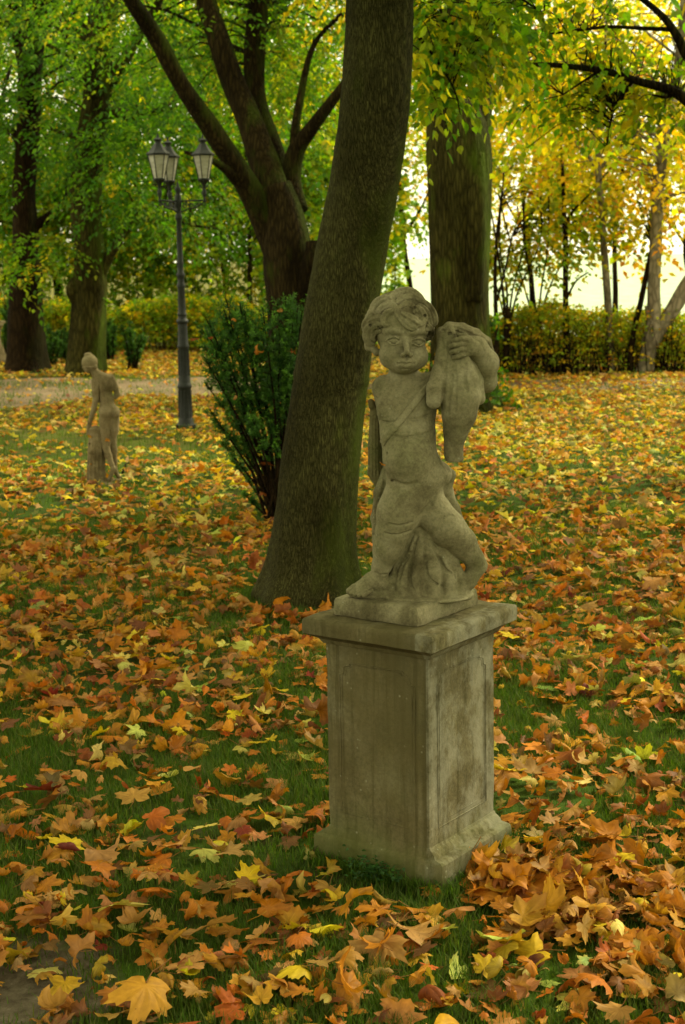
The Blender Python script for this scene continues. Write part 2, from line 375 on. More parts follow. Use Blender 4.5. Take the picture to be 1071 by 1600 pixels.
# ------------------------------------------------------------------ signed-distance sculpting
class Field:
    def __init__(s, lo, hi, h):
        s.lo = np.array(lo, float); s.h = h; s.n = (np.ceil((np.array(hi) - s.lo) / h)).astype(int) + 1
        s.d = np.full(s.n, 50.0, np.float32)
    def _sub(s, lo, hi):
        i0 = np.maximum(np.floor((np.array(lo) - s.lo) / s.h).astype(int), 0)
        i1 = np.minimum(np.ceil((np.array(hi) - s.lo) / s.h).astype(int) + 1, s.n)
        if (i1 <= i0).any(): return None
        ax = [(s.lo[k] + s.h * np.arange(i0[k], i1[k])).astype(np.float32) for k in range(3)]
        return tuple(slice(a, b) for a, b in zip(i0, i1)), ax[0][:, None, None], ax[1][None, :, None], ax[2][None, None, :]
    def _op(s, sl, d, k, carve):
        a = s.d[sl]
        if carve: d = -d; h = np.clip(.5 + .5 * (d - a) / k, 0, 1); s.d[sl] = a * (1 - h) + d * h + k * h * (1 - h)
        else: h = np.clip(.5 + .5 * (a - d) / k, 0, 1); s.d[sl] = a * (1 - h) + d * h - k * h * (1 - h)
    def cap(s, a, b, r1, r2, k=5, carve=False, flat=None):
        a = np.array(a, np.float32); b = np.array(b, np.float32); m = max(r1, r2) + k + 3
        q = s._sub(np.minimum(a, b) - m, np.maximum(a, b) + m)
        if q is None: return s
        sl, x, y, z = q; ab = b - a; L = float(ab @ ab) + 1e-6
        t = np.clip(((x - a[0]) * ab[0] + (y - a[1]) * ab[1] + (z - a[2]) * ab[2]) / L, 0, 1)
        d = np.sqrt((x - a[0] - t * ab[0]) ** 2 + (y - a[1] - t * ab[1]) ** 2 + (z - a[2] - t * ab[2]) ** 2) - (r1 + (r2 - r1) * t)
        s._op(sl, d, k, carve); return s
    def chain(s, pts, k=5, carve=False):
        for p, q in zip(pts[:-1], pts[1:]): s.cap(p[:3], q[:3], p[3], q[3], k, carve)
        return s
    def ell(s, c, r, k=5, rot=None, carve=False):
        c = np.array(c, np.float32); r = np.array(r, np.float32); m = r.max() + k + 3
        q = s._sub(c - m, c + m)
        if q is None: return s
        sl, x, y, z = q; x = x - c[0]; y = y - c[1]; z = z - c[2]
        if rot is not None:
            A = rot; x, y, z = (A[0][0] * x + A[0][1] * y + A[0][2] * z, A[1][0] * x + A[1][1] * y + A[1][2] * z, A[2][0] * x + A[2][1] * y + A[2][2] * z)
        k0 = np.sqrt((x / r[0]) ** 2 + (y / r[1]) ** 2 + (z / r[2]) ** 2) + 1e-6
        k1 = np.sqrt((x / r[0] ** 2) ** 2 + (y / r[1] ** 2) ** 2 + (z / r[2] ** 2) ** 2) + 1e-6
        s._op(sl, k0 * (k0 - 1) / k1, k, carve); return s
    def surf(s, u, v, off=0.0, default=0.0):
        """depth of the surface first met going away from the viewer at (u, v)"""
        i = int(round((u - s.lo[0]) / s.h)); j = int(round((v - s.lo[1]) / s.h))
        if not (0 <= i < s.n[0] and 0 <= j < s.n[1]): return default
        col = s.d[i, j]; w_ = np.where(col < 0)[0]
        return (s.lo[2] + w_[0] * s.h + off) if len(w_) else default
    def on(s, pts, off=0.0, default=0.0):
        return [(p[0], p[1], s.surf(p[0], p[1], off, default), p[2]) for p in pts]
    def mesh(s):
        d = s.d; d[0] = d[-1] = 9; d[:, 0] = d[:, -1] = 9; d[:, :, 0] = d[:, :, -1] = 9
        b = d < 0; cnt = np.zeros(np.array(d.shape) - 1, np.int8)
        for i in (0, 1):
            for j in (0, 1):
                for k in (0, 1): cnt += b[i:b.shape[0] - 1 + i, j:b.shape[1] - 1 + j, k:b.shape[2] - 1 + k]
        I = np.argwhere((cnt > 0) & (cnt < 8)); idx = np.full(cnt.shape, -1, np.int32); idx[tuple(I.T)] = np.arange(len(I))
        corners = np.array([(i, j, k) for i in (0, 1) for j in (0, 1) for k in (0, 1)])
        val = np.stack([d[tuple((I + c).T)] for c in corners], 1)
        acc = np.zeros((len(I), 3)); num = np.zeros(len(I))
        for a in range(8):
            for c in range(a + 1, 8):
                if np.abs(corners[a] - corners[c]).sum() != 1: continue
                va, vc = val[:, a], val[:, c]; cr = (va < 0) != (vc < 0)
                t = np.where(cr, va / np.where(cr, va - vc, 1), 0)[:, None]
                acc += np.where(cr[:, None], corners[a] + t * (corners[c] - corners[a]), 0); num += cr
        V = s.lo + s.h * (I + acc / num[:, None]); F = []
        for ax in range(3):
            sh = [slice(None)] * 3; sh2 = [slice(None)] * 3; sh[ax] = slice(0, -1); sh2[ax] = slice(1, None)
            b0, b1 = b[tuple(sh)], b[tuple(sh2)]
            E = np.argwhere(b0 != b1); o1, o2 = [k for k in range(3) if k != ax]
            E = E[(E[:, o1] > 0) & (E[:, o2] > 0) & (E[:, o1] < cnt.shape[o1]) & (E[:, o2] < cnt.shape[o2])]
            inside = b0[tuple(E.T)]
            def c(i, j):
                q = E.copy(); q[:, o1] -= i; q[:, o2] -= j; return idx[tuple(q.T)]
            q = np.stack([c(1, 1), c(0, 1), c(0, 0), c(1, 0)], 1)
            fl = inside if ax != 1 else ~inside
            q[~fl] = q[~fl][:, ::-1]; F.append(q)
        F = np.vstack(F); F = F[(F >= 0).all(1)]
        return V, F
def sculpt_to_world(V, Y0, s, mid):
    """sculpting units are photo pixels on the upright plane y = Y0; depth is added along world y"""
    uc, vc = mid
    c = at(uc, vc, Y0); eu = (at(uc + 50, vc, Y0) - at(uc - 50, vc, Y0)) / 100; ev = (at(uc, vc + 50, Y0) - at(uc, vc - 50, Y0)) / 100
    P = c + (V[:, :1] - uc) * eu + (V[:, 1:2] - vc) * ev
    P[:, 1] = Y0 + V[:, 2] * s
    return P
def orient(V, F):
    a, b, c = V[F[:, 0]], V[F[:, 1]], V[F[:, 2]]
    return F if np.einsum('ij,ij->i', a, np.cross(b, c)).sum() > 0 else F[:, ::-1]

# ------------------------------------------------------------------ the pedestal
PC = np.array([.180, 4.075]); PTH = .944
ped = empty('pedestal', (PC[0], PC[1], 0), 'square mossy stone pedestal with recessed panels under the child statue', 'pedestal')
e1 = np.array([math.cos(PTH), math.sin(PTH)]); e2 = np.array([-e1[1], e1[0]])
def sq_loft(levels, name, mat, parent, wob=.0015, n=26, seed=0):
    """square block lofted through (z, half1, half2) levels, its faces finely divided and slightly worn"""
    t = np.linspace(-1, 1, n + 1)[:-1]; rr = 1.0
    ring = np.concatenate([np.stack([t, -np.ones(n)], 1), np.stack([np.ones(n), t], 1), np.stack([-t, np.ones(n)], 1), np.stack([-np.ones(n), -t], 1)])
    V = []
    for z, h1, h2 in levels:
        p = ring * np.array([h1, h2]); cut = .004
        m_ = np.minimum(h1 - abs(p[:, 0]), h2 - abs(p[:, 1])); 
        corner = (h1 - abs(p[:, 0]) < .006) & (h2 - abs(p[:, 1]) < .006); p[corner] *= .998
        V.append(np.concatenate([PC + p[:, :1] * e1 + p[:, 1:] * e2, np.full((4 * n, 1), z)], 1))
    V = np.array(V); m_ = len(levels); k = 4 * n
    nz = snoise(V[..., 0], V[..., 1], V[..., 2], 9, seed) * wob + snoise(V[..., 0], V[..., 1], V[..., 2], 40, seed + 1) * wob * .5
    dirv = V[..., :2] - PC; dirv /= np.linalg.norm(dirv, axis=-1, keepdims=True); V[..., :2] += dirv * nz[..., None]; V[..., 2] += nz * .6
    i = np.arange(m_ - 1)[:, None] * k; j = np.arange(k)[None]; j2 = (j + 1) % k
    q = np.stack([i + j, i + j2, i + k + j2, i + k + j], -1).reshape(-1, 4)
    V = V.reshape(-1, 3)
    V = np.vstack([V, [[*PC, levels[0][0]], [*PC, levels[-1][0]]]]); jj = np.arange(k); kk = (jj + 1) % k
    tr = np.vstack([np.stack([kk, jj, np.full(k, m_ * k)], -1), np.stack([(m_ - 1) * k + jj, (m_ - 1) * k + kk, np.full(k, m_ * k + 1)], -1)])
    o = npmesh(name, V, [q, tr], mat, parent, smooth=True)
    md = o.modifiers.new('edges', 'EDGE_SPLIT'); md.split_angle = R(28)
    return o
def lv(z0, z1, n, a0, b0, a1, b1): return [(z0 + (z1 - z0) * t, a0 + (a1 - a0) * t, b0 + (b1 - b0) * t) for t in np.linspace(0, 1, n)]
A0, B0 = .184, .213           # base half sizes
sq_loft([(-.03, A0, B0)] + lv(0, .070, 6, A0, B0, A0 - .003, B0 - .003) + [(.074, A0 - .005, B0 - .006), (.077, A0 - .008, B0 - .014), (.079, A0 - .009, B0 - .024), (.0795, A0 - .010, B0 - .030),
         (.088, A0 - .0115, B0 - .033), (.096, A0 - .0135, B0 - .040), (.100, A0 - .0145, B0 - .046), (.106, .1692, .1645), (.108, .15, .15)], 'base_plinth', M['pedestal'], ped, .0009, seed=3)
SA, SB = .168, .163
shaft = sq_loft(lv(.104, .630, 24, SA, SB, SA, SB), 'shaft', M['pedestal'], ped, .0012, 24, 5)
cap_ = sq_loft([(.618, .15, .15), (.620, SA + .004, SB + .006), (.626, SA + .008, SB + .012), (.632, SA + .010, SB + .016), (.636, SA + .016, SB + .018), (.641, SA + .027, SB + .024), (.645, SA + .034, SB + .030),
         (.648, SA + .040, SB + .036), (.650, .212, .203), (.653, .2165, .2075), (.668, .2175, .2085), (.684, .2175, .2085), (.690, .216, .207), (.694, .213, .204), (.696, .208, .199), (.6965, .15, .14)], 'cap_slab', M['pedestal'], ped, .0016, 26, 7)
# moulded panel outlines with stepped shoulders on the faces of the shaft
def panel(face, W):
    hw, z0, z1, r = W * .74, .150, .575, .035
    pts = [(-hw, z0), (hw, z0), (hw, z1 - r), (hw - r * .35, z1 - r * .9), (hw - r * .45, z1 - r * .35), (hw - r, z1 - r * .2), (hw - r, z1), (-hw + r, z1), (-hw + r, z1 - r * .2), (-hw + r * .45, z1 - r * .35), (-hw + r * .35, z1 - r * .9), (-hw, z1 - r), (-hw, z0)]
    P = []
    for a_, b_ in zip(pts[:-1], pts[1:]):
        for t in np.linspace(0, 1, 8)[:-1]: P.append((a_[0] + (b_[0] - a_[0]) * t, a_[1] + (b_[1] - a_[1]) * t))
    P.append(P[0]); P = np.array(P)
    n_, t_, half = {'l': (-e1, e2, SA), 'r': (-e2, e1, SB), 'b': (e1, e2, SA), 'f': (e2, e1, SB)}[face]
    W3 = np.stack([PC[0] + n_[0] * (half + .0002) + t_[0] * P[:, 0], PC[1] + n_[1] * (half + .0002) + t_[1] * P[:, 0], P[:, 1]], 1)
    return W3
mb = MB()
for f_, W in (('l', SB), ('r', SA), ('b', SB), ('f', SA)):
    P = panel(f_, W); mb.tube(P, .0019, 6, cap=False)
    c_ = P.mean(0); Q = P.copy(); Q = c_ + (P - c_) * np.array([.93, .93, .955]); mb.tube(Q, .0010, 5, cap=False)
mb.build('panel_moulding', M['pedestal'], ped)

# ------------------------------------------------------------------ the child statue
CY = 4.03; CS = CY / F_PX * 1.012; MID = (655, 700)
CH0 = at(655, 945, CY); CH0[2] = .697
child = empty('child_statue', (CH0[0], CY, .6965), 'grey stone statue of a curly-haired child striding with a full skin bag over one shoulder', 'statue')
fd = Field((525, 440, -92), (800, 942, 78), 1.25)
# torso
fd.ell((655, 742, 2), (42, 40, 38), 6)                       # pelvis
fd.ell((640, 716, -12), (42, 42, 40), 16); fd.ell((633, 712, -24), (33, 31, 30), 9); fd.ell((634, 676, -14), (32, 17, 22), 8)                    # belly
fd.ell((638, 682, -2), (43, 34, 34), 16)
fd.ell((636, 638, 4), (47, 42, 30), 22)                      # ribcage
fd.ell((608, 637, -12), (18, 16, 11), 12); fd.ell((652, 633, -13), (20, 16, 11), 12)
fd.ell((689, 742, 10), (18, 19, 26), 7)                     # buttock
fd.cap((605, 607, 8), (680, 605, 8), 20, 22, 10)             # shoulders
fd.cap((634, 606, 9), (630, 572, 9), 24, 22, 7)              # neck
fd.ell((652, 612, 0), (26, 16, 16), 10)
# his right arm behind the back
fd.chain([(598, 607, 8, 16), (600, 632, 28, 12), (616, 666, 40, 11), (640, 690, 42, 9)], 6)
# front (right) leg
fd.chain([(646, 750, -4, 38), (623, 800, -14, 34)], 14)
fd.chain([(623, 800, -14, 33), (614, 826, -18, 27)], 10)
fd.chain([(612, 830, -16, 26), (606, 856, -12, 24), (596, 884, -8, 15), (591, 902, -4, 13)], 6)
fd.chain([(598, 914, 0, 14), (580, 911, -4, 14), (562, 919, -8, 10.5)], 6)
for i, (du, dv, dw, r_) in enumerate([(0, 0, 0, 5.4), (4, 3.4, -8, 4.4), (9, 5.8, -14, 4.0), (15, 7.6, -19, 3.7), (22, 8.6, -23, 3.3)]):
    fd.chain([(562 + du * .8, 917 + dv * .5, -4 + dw * .8, r_), (552 + du, 919 + dv * .5, -7 + dw, r_ * .95), (544 + du * 1.05, 925 + dv * .4, -8 + dw, r_ * .95)], 1.6)
# back (left) leg
fd.chain([(656, 772, 8, 34), (683, 810, 0, 28), (699, 828, -4, 28.5)], 10)
fd.chain([(700, 826, -4, 29), (722, 850, 4, 24), (742, 876, 10, 16), (746, 888, 10, 14)], 6)
fd.ell((752, 888, 12), (13, 13, 12), 5)
fd.chain([(746, 893, 10, 14), (733, 912, 4, 13), (716, 926, 0, 10), (702, 930, -6, 7)], 5)
# drapery gathered between and behind the legs
fd.ell((655, 850, 26), (52, 92, 14), 6)
fd.chain([(655, 870, 20, 20), (665, 912, 14, 26)], 8)
fd.ell((664, 896, 2), (46, 48, 20), 8); fd.chain([(657, 822, 6, 10), (663, 855, 2, 16), (667, 895, -2, 22)], 8)
for pts_, r0, r1 in [([(646, 818, 0), (633, 862, 0), (618, 900, 2), (612, 930, 2)], 6, 8), ([(650, 815, -2), (643, 860, -8), (631, 900, -9), (628, 932, -9)], 6, 11), ([(656, 820, -3), (658, 858, -11), (652, 900, -14), (651, 934, -15)], 6, 11.5),
                     ([(661, 820, -3), (674, 852, -11), (678, 897, -14), (677, 934, -15)], 6, 11.5), ([(668, 826, -2), (690, 860, -6), (703, 900, -9), (702, 932, -9)], 6, 11), ([(676, 840, 0), (704, 872, 0), (720, 905, 0), (724, 930, 0)], 6, 9)]:
    P_ = smooth_path(pts_, 10); fd.chain([(*p_, q_) for p_, q_ in zip(P_, np.linspace(r0, r1, 10))], 5)
for pts_ in [[(653, 838), (642, 872), (640, 905), (648, 924)], [(662, 845), (664, 875), (668, 900), (690, 915)], [(675, 850), (686, 872), (694, 888), (706, 896)], [(640, 862), (628, 885), (622, 910)], [(696, 872), (708, 888), (712, 905)]]:
    P_ = smooth_path([(x, y, 0) for x, y in pts_], 9); fd.chain([(p_[0], p_[1], fd.surf(p_[0], p_[1]) + .6, r_) for p_, r_ in zip(P_, (.8, 1.5, 2.2, 2.6, 2.8, 2.6, 2.2, 1.5, .8))], 2.5, carve=True)
fd.ell((664, 936, -2), (70, 8, 40), 9)                       # ground mass under the drapery
fd.ell((722, 935, 4), (20, 7, 12), 8); fd.ell((590, 934, 0), (46, 8, 18), 8)
fd.chain([(606, 738, 22, 9), (595, 772, 16, 10), (589, 812, 10, 9), (588, 846, 4, 6), (592, 868, 0, 4)], 6)     # hanging cloth, front side
fd.chain([(610, 745, 20, 9), (600, 800, 22, 13), (598, 850, 22, 12), (612, 905, 18, 12)], 7)
fd.chain([(598, 752, 8, 2.5), (588, 790, 4, 3), (583, 835, 2, 2.5)], 3)
fd.chain([(604, 752, 10, 3), (596, 790, 8, 3)], 3)
fd.chain([(696, 742, 26, 12), (702, 775, 30, 9), (713, 800, 30, 8), (724, 826, 28, 7)], 6); fd.chain([(688, 760, 32, 8), (700, 820, 34, 12)], 5)    # cloth behind the hip
fd.chain([(690, 760, 34, 12), (690, 830, 36, 16), (690, 900, 28, 18)], 8)
fd.chain([(706, 745, 22, 9), (698, 770, 20, 8)], 4)
fd.chain([(646, 832, fd.surf(646, 832), 1.5), (631, 868, fd.surf(631, 868), 3.2), (618, 892, fd.surf(618, 892), 3)], 3, carve=True)
fd.chain([(672, 842, fd.surf(672, 842), 1.5), (698, 868, fd.surf(698, 868), 3), (716, 884, fd.surf(716, 884), 2.6)], 3, carve=True)
# quiver hanging behind the right hip
qv = Field((565, 620, -10), (615, 775, 60), 1.0)
qv.chain([(589, 645, 30, 9.5), (588, 700, 32, 12), (588, 742, 30, 12.5)], 3)
qv.chain([(583, 637, 26, 6), (581, 631, 26, 5)], 3); qv.chain([(588, 742, 30, 12.5), (594, 760, 28, 9)], 4)
for q in (-8, -3, 2, 7): qv.chain([(587 + q, 660, qv.surf(587 + q, 660), 1), (587 + q * 1.1, 748, qv.surf(587 + q * 1.1, 740), 1.2)], 2, carve=True)
for y in (652, 700, 734): qv.chain([(577, y, 26, 1.2), (588, y + 2, qv.surf(588, y + 2), 1.5), (599, y, 26, 1.2)], 1.5)
# upper left arm: from the shoulder back, elbow out to the side, forearm up and over
fd.chain([(684, 604, 14, 22), (726, 606, 22, 20), (760, 598, 14, 17)], 8)
fd.chain([(760, 597, 12, 15.5), (758, 568, 2, 20), (742, 546, -10, 18), (729, 540, -18, 15)], 8)
fd.ell((722, 542, -22), (15, 15, 10), 6)
# head
fd.ell((629, 517, 4), (41, 47, 43), 6)
fd.ell((611, 554, -14), (18, 18, 20), 9); fd.ell((650, 555, -14), (18, 18, 19), 9)
fd.ell((631, 571, -20), (16, 11, 13), 8)
fd.ell((632, 503, -16), (33, 24, 24), 10)
fd.ell((631, 564, -11), (33, 17, 20), 10)                    # full jaw
fd.ell((614, 530.5, -43), (12.5, 7.5, 9), 5, carve=True); fd.ell((653, 532.5, -41), (12.5, 7.5, 9), 5, carve=True)
for cx, cy, ew in ((614.5, 532, -27), (652.5, 534, -25.5)):
    fd.ell((cx, cy, ew), (10, 6.5, 10), 1.0)
    a = np.linspace(-1, 1, 11)
    fd.chain([(cx + 12 * t, cy - 5.8 * (1 - t * t) + .6, ew - 10.5 + 5 * t * t, 1.5 - .5 * t * t) for t in a], 1.0)
    fd.chain([(cx + 10.5 * t, cy + 5.4 * (1 - t * t) + .8, ew - 9.2 + 4.5 * t * t, 1.0) for t in a], 1.2)
    fd.chain([(cx + 8.5 * t, cy - 3.2 * (1 - t * t) + .4, ew - 10.2 + 3.5 * t * t, .8) for t in a], .9, carve=True)
    fd.ell((cx + 1.5, cy + .5, ew - 10.2), (1.5, 1.6, 1.2), .7, carve=True)
    fd.chain(fd.on([(cx + 13 * t, cy - 13 - 3 * (1 - t * t), 1.5) for t in a], 2.2), 7)
fd.chain([(633.5, 530, -35, 2.4), (634, 541, -39.5, 3.0), (634.5, 549, -43.5, 4.4)], 6)
fd.ell((628.5, 553, -40), (4, 3.5, 5), 2.5); fd.ell((640.5, 553, -39.5), (4, 3.5, 5), 2.5)
fd.ell((630.5, 557, -43), (1.9, 1.3, 2.5), 1, carve=True); fd.ell((638, 557, -43), (1.9, 1.3, 2.5), 1, carve=True)
fd.ell((633, 567, -34), (16, 10, 8), 7)                      # muzzle
w0 = fd.surf(633, 563)
fd.chain(fd.on([(622, 565.6, 1.6), (627, 563.4, 2.2), (632, 563.0, 2.6), (634, 563.4, 2.4), (638, 563.0, 2.6), (644, 565.4, 1.5)], .2), 2)
fd.chain(fd.on([(625, 568.4, 1.6), (633, 570.2, 3.1), (641, 568.0, 1.6)], .2), 2)
fd.chain(fd.on([(621, 566.6, .9), (629, 566.2, 1.1), (633, 566.9, 1.1), (638, 566.0, 1.1), (645, 566.0, .9)], -.4), 1.0, carve=True)
fd.ell((621.0, 567, fd.surf(621, 567)), (2, 2, 2), 1.5, carve=True); fd.ell((645.5, 566, fd.surf(645.5, 566)), (2, 2, 2), 1.5, carve=True)
fd.chain(fd.on([(633.5, 558.5, 1.2), (633.5, 561, 1.2)], -.3), 1.5, carve=True)
fd.ell((632, 575.5, fd.surf(632, 575.5) - 1), (10, 1.5, 3), 3, carve=True)
fd.ell((577, 541, 6), (6.5, 10, 6), 3)                       # ear lobe under the curls
fd.chain([(582, 545, 4, 5), (590, 552, 0, 6)], 4)
# body creases
fd.chain(fd.on([(593, 655, .6), (604, 658.5, 1.2), (620, 656, .9)], 0), 4, carve=True)
fd.chain(fd.on([(640, 652, .7), (654, 652, 1.1), (670, 646, .8)], 0), 4, carve=True)
fd.chain(fd.on([(606, 675, .6), (625, 680, .9), (650, 677, .8), (668, 673, .5)], 0), 5, carve=True)
fd.ell((604, 704, fd.surf(604, 704)), (2.2, 3, 4), 1.5, carve=True)
fd.chain(fd.on([(603, 740, .7), (616, 749, 1.1), (634, 753, .9), (650, 748, .4)], 0), 7, carve=True)
fd.chain(fd.on([(600, 826, 1), (620, 829, 1.5), (640, 824, 1.6)], 0), 2.5, carve=True)
fd.chain(fd.on([(606, 811, 1), (624, 814, 1.3), (642, 809, 1.3)], 0), 2.5, carve=True)
fd.chain(fd.on([(655, 802, 1), (672, 784, 2.2), (680, 770, 1.2)], 0), 4, carve=True)
fd.chain(fd.on([(690, 806, 1), (700, 802, 1.5), (708, 803, 1)], 0), 2.5, carve=True)
fd.ell((604, 641, fd.surf(604, 641)), (2, 2, 1.6), 1)
fd.ell((650, 638, fd.surf(650, 638)), (2, 2, 1.6), 1)
fd.chain(fd.on([(586, 893, 1), (600, 897, 1.2), (612, 893, 1)], 0), 2.5, carve=True)
# surface wear
def finish(fd, amp, seed):
    g_ = [np.linspace(fd.lo[k], fd.lo[k] + fd.h * (fd.n[k] - 1), fd.n[k]).astype(np.float32) for k in range(3)]
    V, F = fd.mesh()
    return V, orient_px(V, F)
def orient_px(V, F):
    a, b, c = V[F[:, 0]], V[F[:, 1]], V[F[:, 2]]; m_ = V.mean(0)
    return F if np.einsum('ij,ij->i', a - m_, np.cross(b - m_, c - m_)).sum() > 0 else F[:, ::-1]
def figure(fd, name, mat, parent, Y0, s_, mid, wear=.5, seed=1):
    V, F = finish(fd, 0, seed); P = sculpt_to_world(V, Y0, s_, mid)
    n1 = snoise(V[:, 0], V[:, 1], V[:, 2], .045, seed) + .5 * snoise(V[:, 0], V[:, 1], V[:, 2], .13, seed + 1)
    P = P + (n1 * wear * s_ * .35)[:, None] * np.array([.5, -.7, .5])
    return npmesh(name, P, F, mat, parent)
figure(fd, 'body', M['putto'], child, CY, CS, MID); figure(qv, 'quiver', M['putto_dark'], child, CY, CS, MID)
# strap, bag, hair: separate pieces carved in the same frame
st = Field((580, 580, -92), (700, 720, 40), 1.25)
for a in (-2.6, 0, 2.6):
    P_ = smooth_path([(676, 596, 0), (660, 612, 0), (640, 636, 0), (620, 660, 0), (604, 678, 0), (598, 690, 0)], 16)
    st.chain([(p_[0] + a * .7, p_[1] + a * .7, fd.surf(p_[0] + a * .7, p_[1] + a * .7, -1.2, -10), 2.9) for p_ in P_], 1.4)
figure(st, 'strap', M['putto'], child, CY, CS, MID)
bg_ = Field((655, 495, -92), (790, 730, 60), 1.25)
bg_.chain([(712, 552, -16, 17), (716, 585, -18, 26), (718, 618, -19, 30), (716, 645, -18, 26), (711, 672, -16, 18), (708, 695, -14, 13.5), (708, 706, -14, 14)], 8)
bg_.chain([(708, 704, -14, 14), (709, 714, -14, 14.5)], 3)
bg_.ell((708, 726, -14), (20, 9, 18), 2, carve=True)
bg_.chain([(700, 524, -18, 12), (694, 560, -24, 14), (697, 600, -24, 16)], 8)
bg_.chain([(688, 520, -16, 7), (689, 550, -26, 8), (683, 580, -30, 10), (677, 604, -34, 12), (676, 624, -34, 12)], 4)
bg_.chain([(735, 560, -6, 12), (742, 595, -6, 12), (747, 622, -4, 11)], 3.5)
bg_.chain([(724, 562, -30, 8), (734, 590, -30, 9), (732, 615, -32, 6)], 5)
for x0, y0, x1, y1, x2, y2, r_ in [(688, 530, 694, 570, 690, 610, 1.6), (697, 535, 701, 580, 698, 640, 2.0), (706, 560, 709, 600, 708, 640, 1.4), (724, 568, 722, 590, 726, 606, 2.6), (703, 545, 704, 575, 703, 600, 1.2)]:
    bg_.chain([(p_[0], p_[1], bg_.surf(p_[0], p_[1], -.6), r_) for p_ in smooth_path([(x0, y0, 0), (x1, y1, 0), (x2, y2, 0)], 8)], 3, carve=True)
# gathered neck of the bag on top of the wrist
for x, y, z_, r_ in [(692, 520, -14, 9), (702, 513, -10, 9), (714, 515, -8, 9), (727, 520, -4, 9), (740, 526, 0, 9), (754, 534, 4, 8)]:
    bg_.ell((x, y, z_), (r_ + 2, r_ * .72, r_ + 3), 5)
bg_.chain([(700, 510, -8, 5), (722, 512, -6, 5), (744, 521, 0, 5), (762, 535, 6, 5), (770, 556, 10, 4)], 4)
for x, y in [(690, 517), (700, 522), (712, 519), (719, 524)]:
    bg_.ell((x, y, bg_.surf(x, y)), (3.5, 2.2, 5), 2, carve=True)
bg_.chain([(p_[0], p_[1], bg_.surf(p_[0], p_[1]), 1.2) for p_ in smooth_path([(706, 512, 0), (725, 519, 0), (748, 531, 0)], 7)], 2, carve=True)
figure(bg_, 'skin_bag', M['putto'], child, CY, CS, MID, seed=4)
hn = Field((696, 520, -70), (765, 570, 20), .9)
hn.ell((727, 542, -30), (13, 14, 9), 4); hn.chain([(735, 543, -24, 13), (748, 552, -12, 15)], 6)
for i, (y0, y1, y2, ln) in enumerate([(531, 529, 531, 17), (538, 537, 539, 20), (545, 545.5, 548, 19), (552, 553, 556, 15)]):
    hn.chain([(726, y0, -33, 4.6), (726 - ln * .5, y1, -41, 4.3), (726 - ln, y2, -41, 3.8), (726 - ln - 5, y2 + 2, -36, 3.4)], 1.3)
hn.chain([(731, 531, -30, 4.6), (722, 524, -32, 4.2), (713, 522, -30, 3.6)], 1.8)
figure(hn, 'left_hand', M['putto'], child, CY, CS, MID, .2)['label'] = 'stone hand clutching the neck of the bag'
# hair
hf = Field((555, 440, -66), (700, 560, 78), .85)
hc = np.array([627, 502, 12.0]); hr = np.array([42, 34, 39.0])
hf.ell(hc, hr, 4)
hf.ell((629, 541, -26), (36, 38, 44), 3, carve=True); hf.ell((583, 517, 8), (11, 24, 15), 4); hf.ell((672, 508, 8), (8, 22, 15), 4)         # opening for the face
rg = np.random.default_rng(5)
def lock(az0, az1, el0, el1, rad, amp, ph, lift=0.0, strands=3):
    t = np.linspace(0, 1, 15); az = az0 + (az1 - az0) * t + amp * np.sin(ph + t * 5.5); el = el0 + (el1 - el0) * t
    for k in range(strands):
        o_ = (k - (strands - 1) / 2) * rad * 1.08
        d_ = np.stack([np.cos(el) * np.sin(az), -np.sin(el), -np.cos(el) * np.cos(az)], 1)
        P_ = hc + d_ * (hr + rad * .5 + lift * np.sin(t * 3.1)[:, None] + 2.5 * np.sin(ph + t * 9)[:, None])
        tg = np.gradient(P_, axis=0); tg /= np.linalg.norm(tg, axis=1)[:, None]; sd_ = np.cross(tg, d_)
        P_ = P_ + sd_ * o_
        hf.chain([(*p_, (rad * .54 + (1.0 if k == 1 else 0)) * (1 - .35 * tt)) for p_, tt in zip(P_, t)], .8)
for i in range(17):                                          # sides and back
    a_ = R(62) + i / 16 * R(236); lock(a_ - .25, a_ + rg.uniform(-.15, .25), R(68), R(-18 + rg.uniform(-8, 10)), 6.5, .14, rg.uniform(0, 6), 3)
for i in range(12):
    a_ = R(75) + i / 11 * R(210); lock(a_, a_ + .2, R(30), R(-28 + rg.uniform(-8, 10)), 6, .18, rg.uniform(0, 6), 5)
for i in range(7): lock(R(-60 + i * 20), R(-75 + i * 25), R(84), R(38), 6, .1, i * 1.3, 3)
def hs(u_, v_, off):
    c_ = [f_.surf(u_, v_, 0, 99) for f_ in (hf, fd)]; m_ = min(c_); return (m_ if m_ < 90 else -8) + off
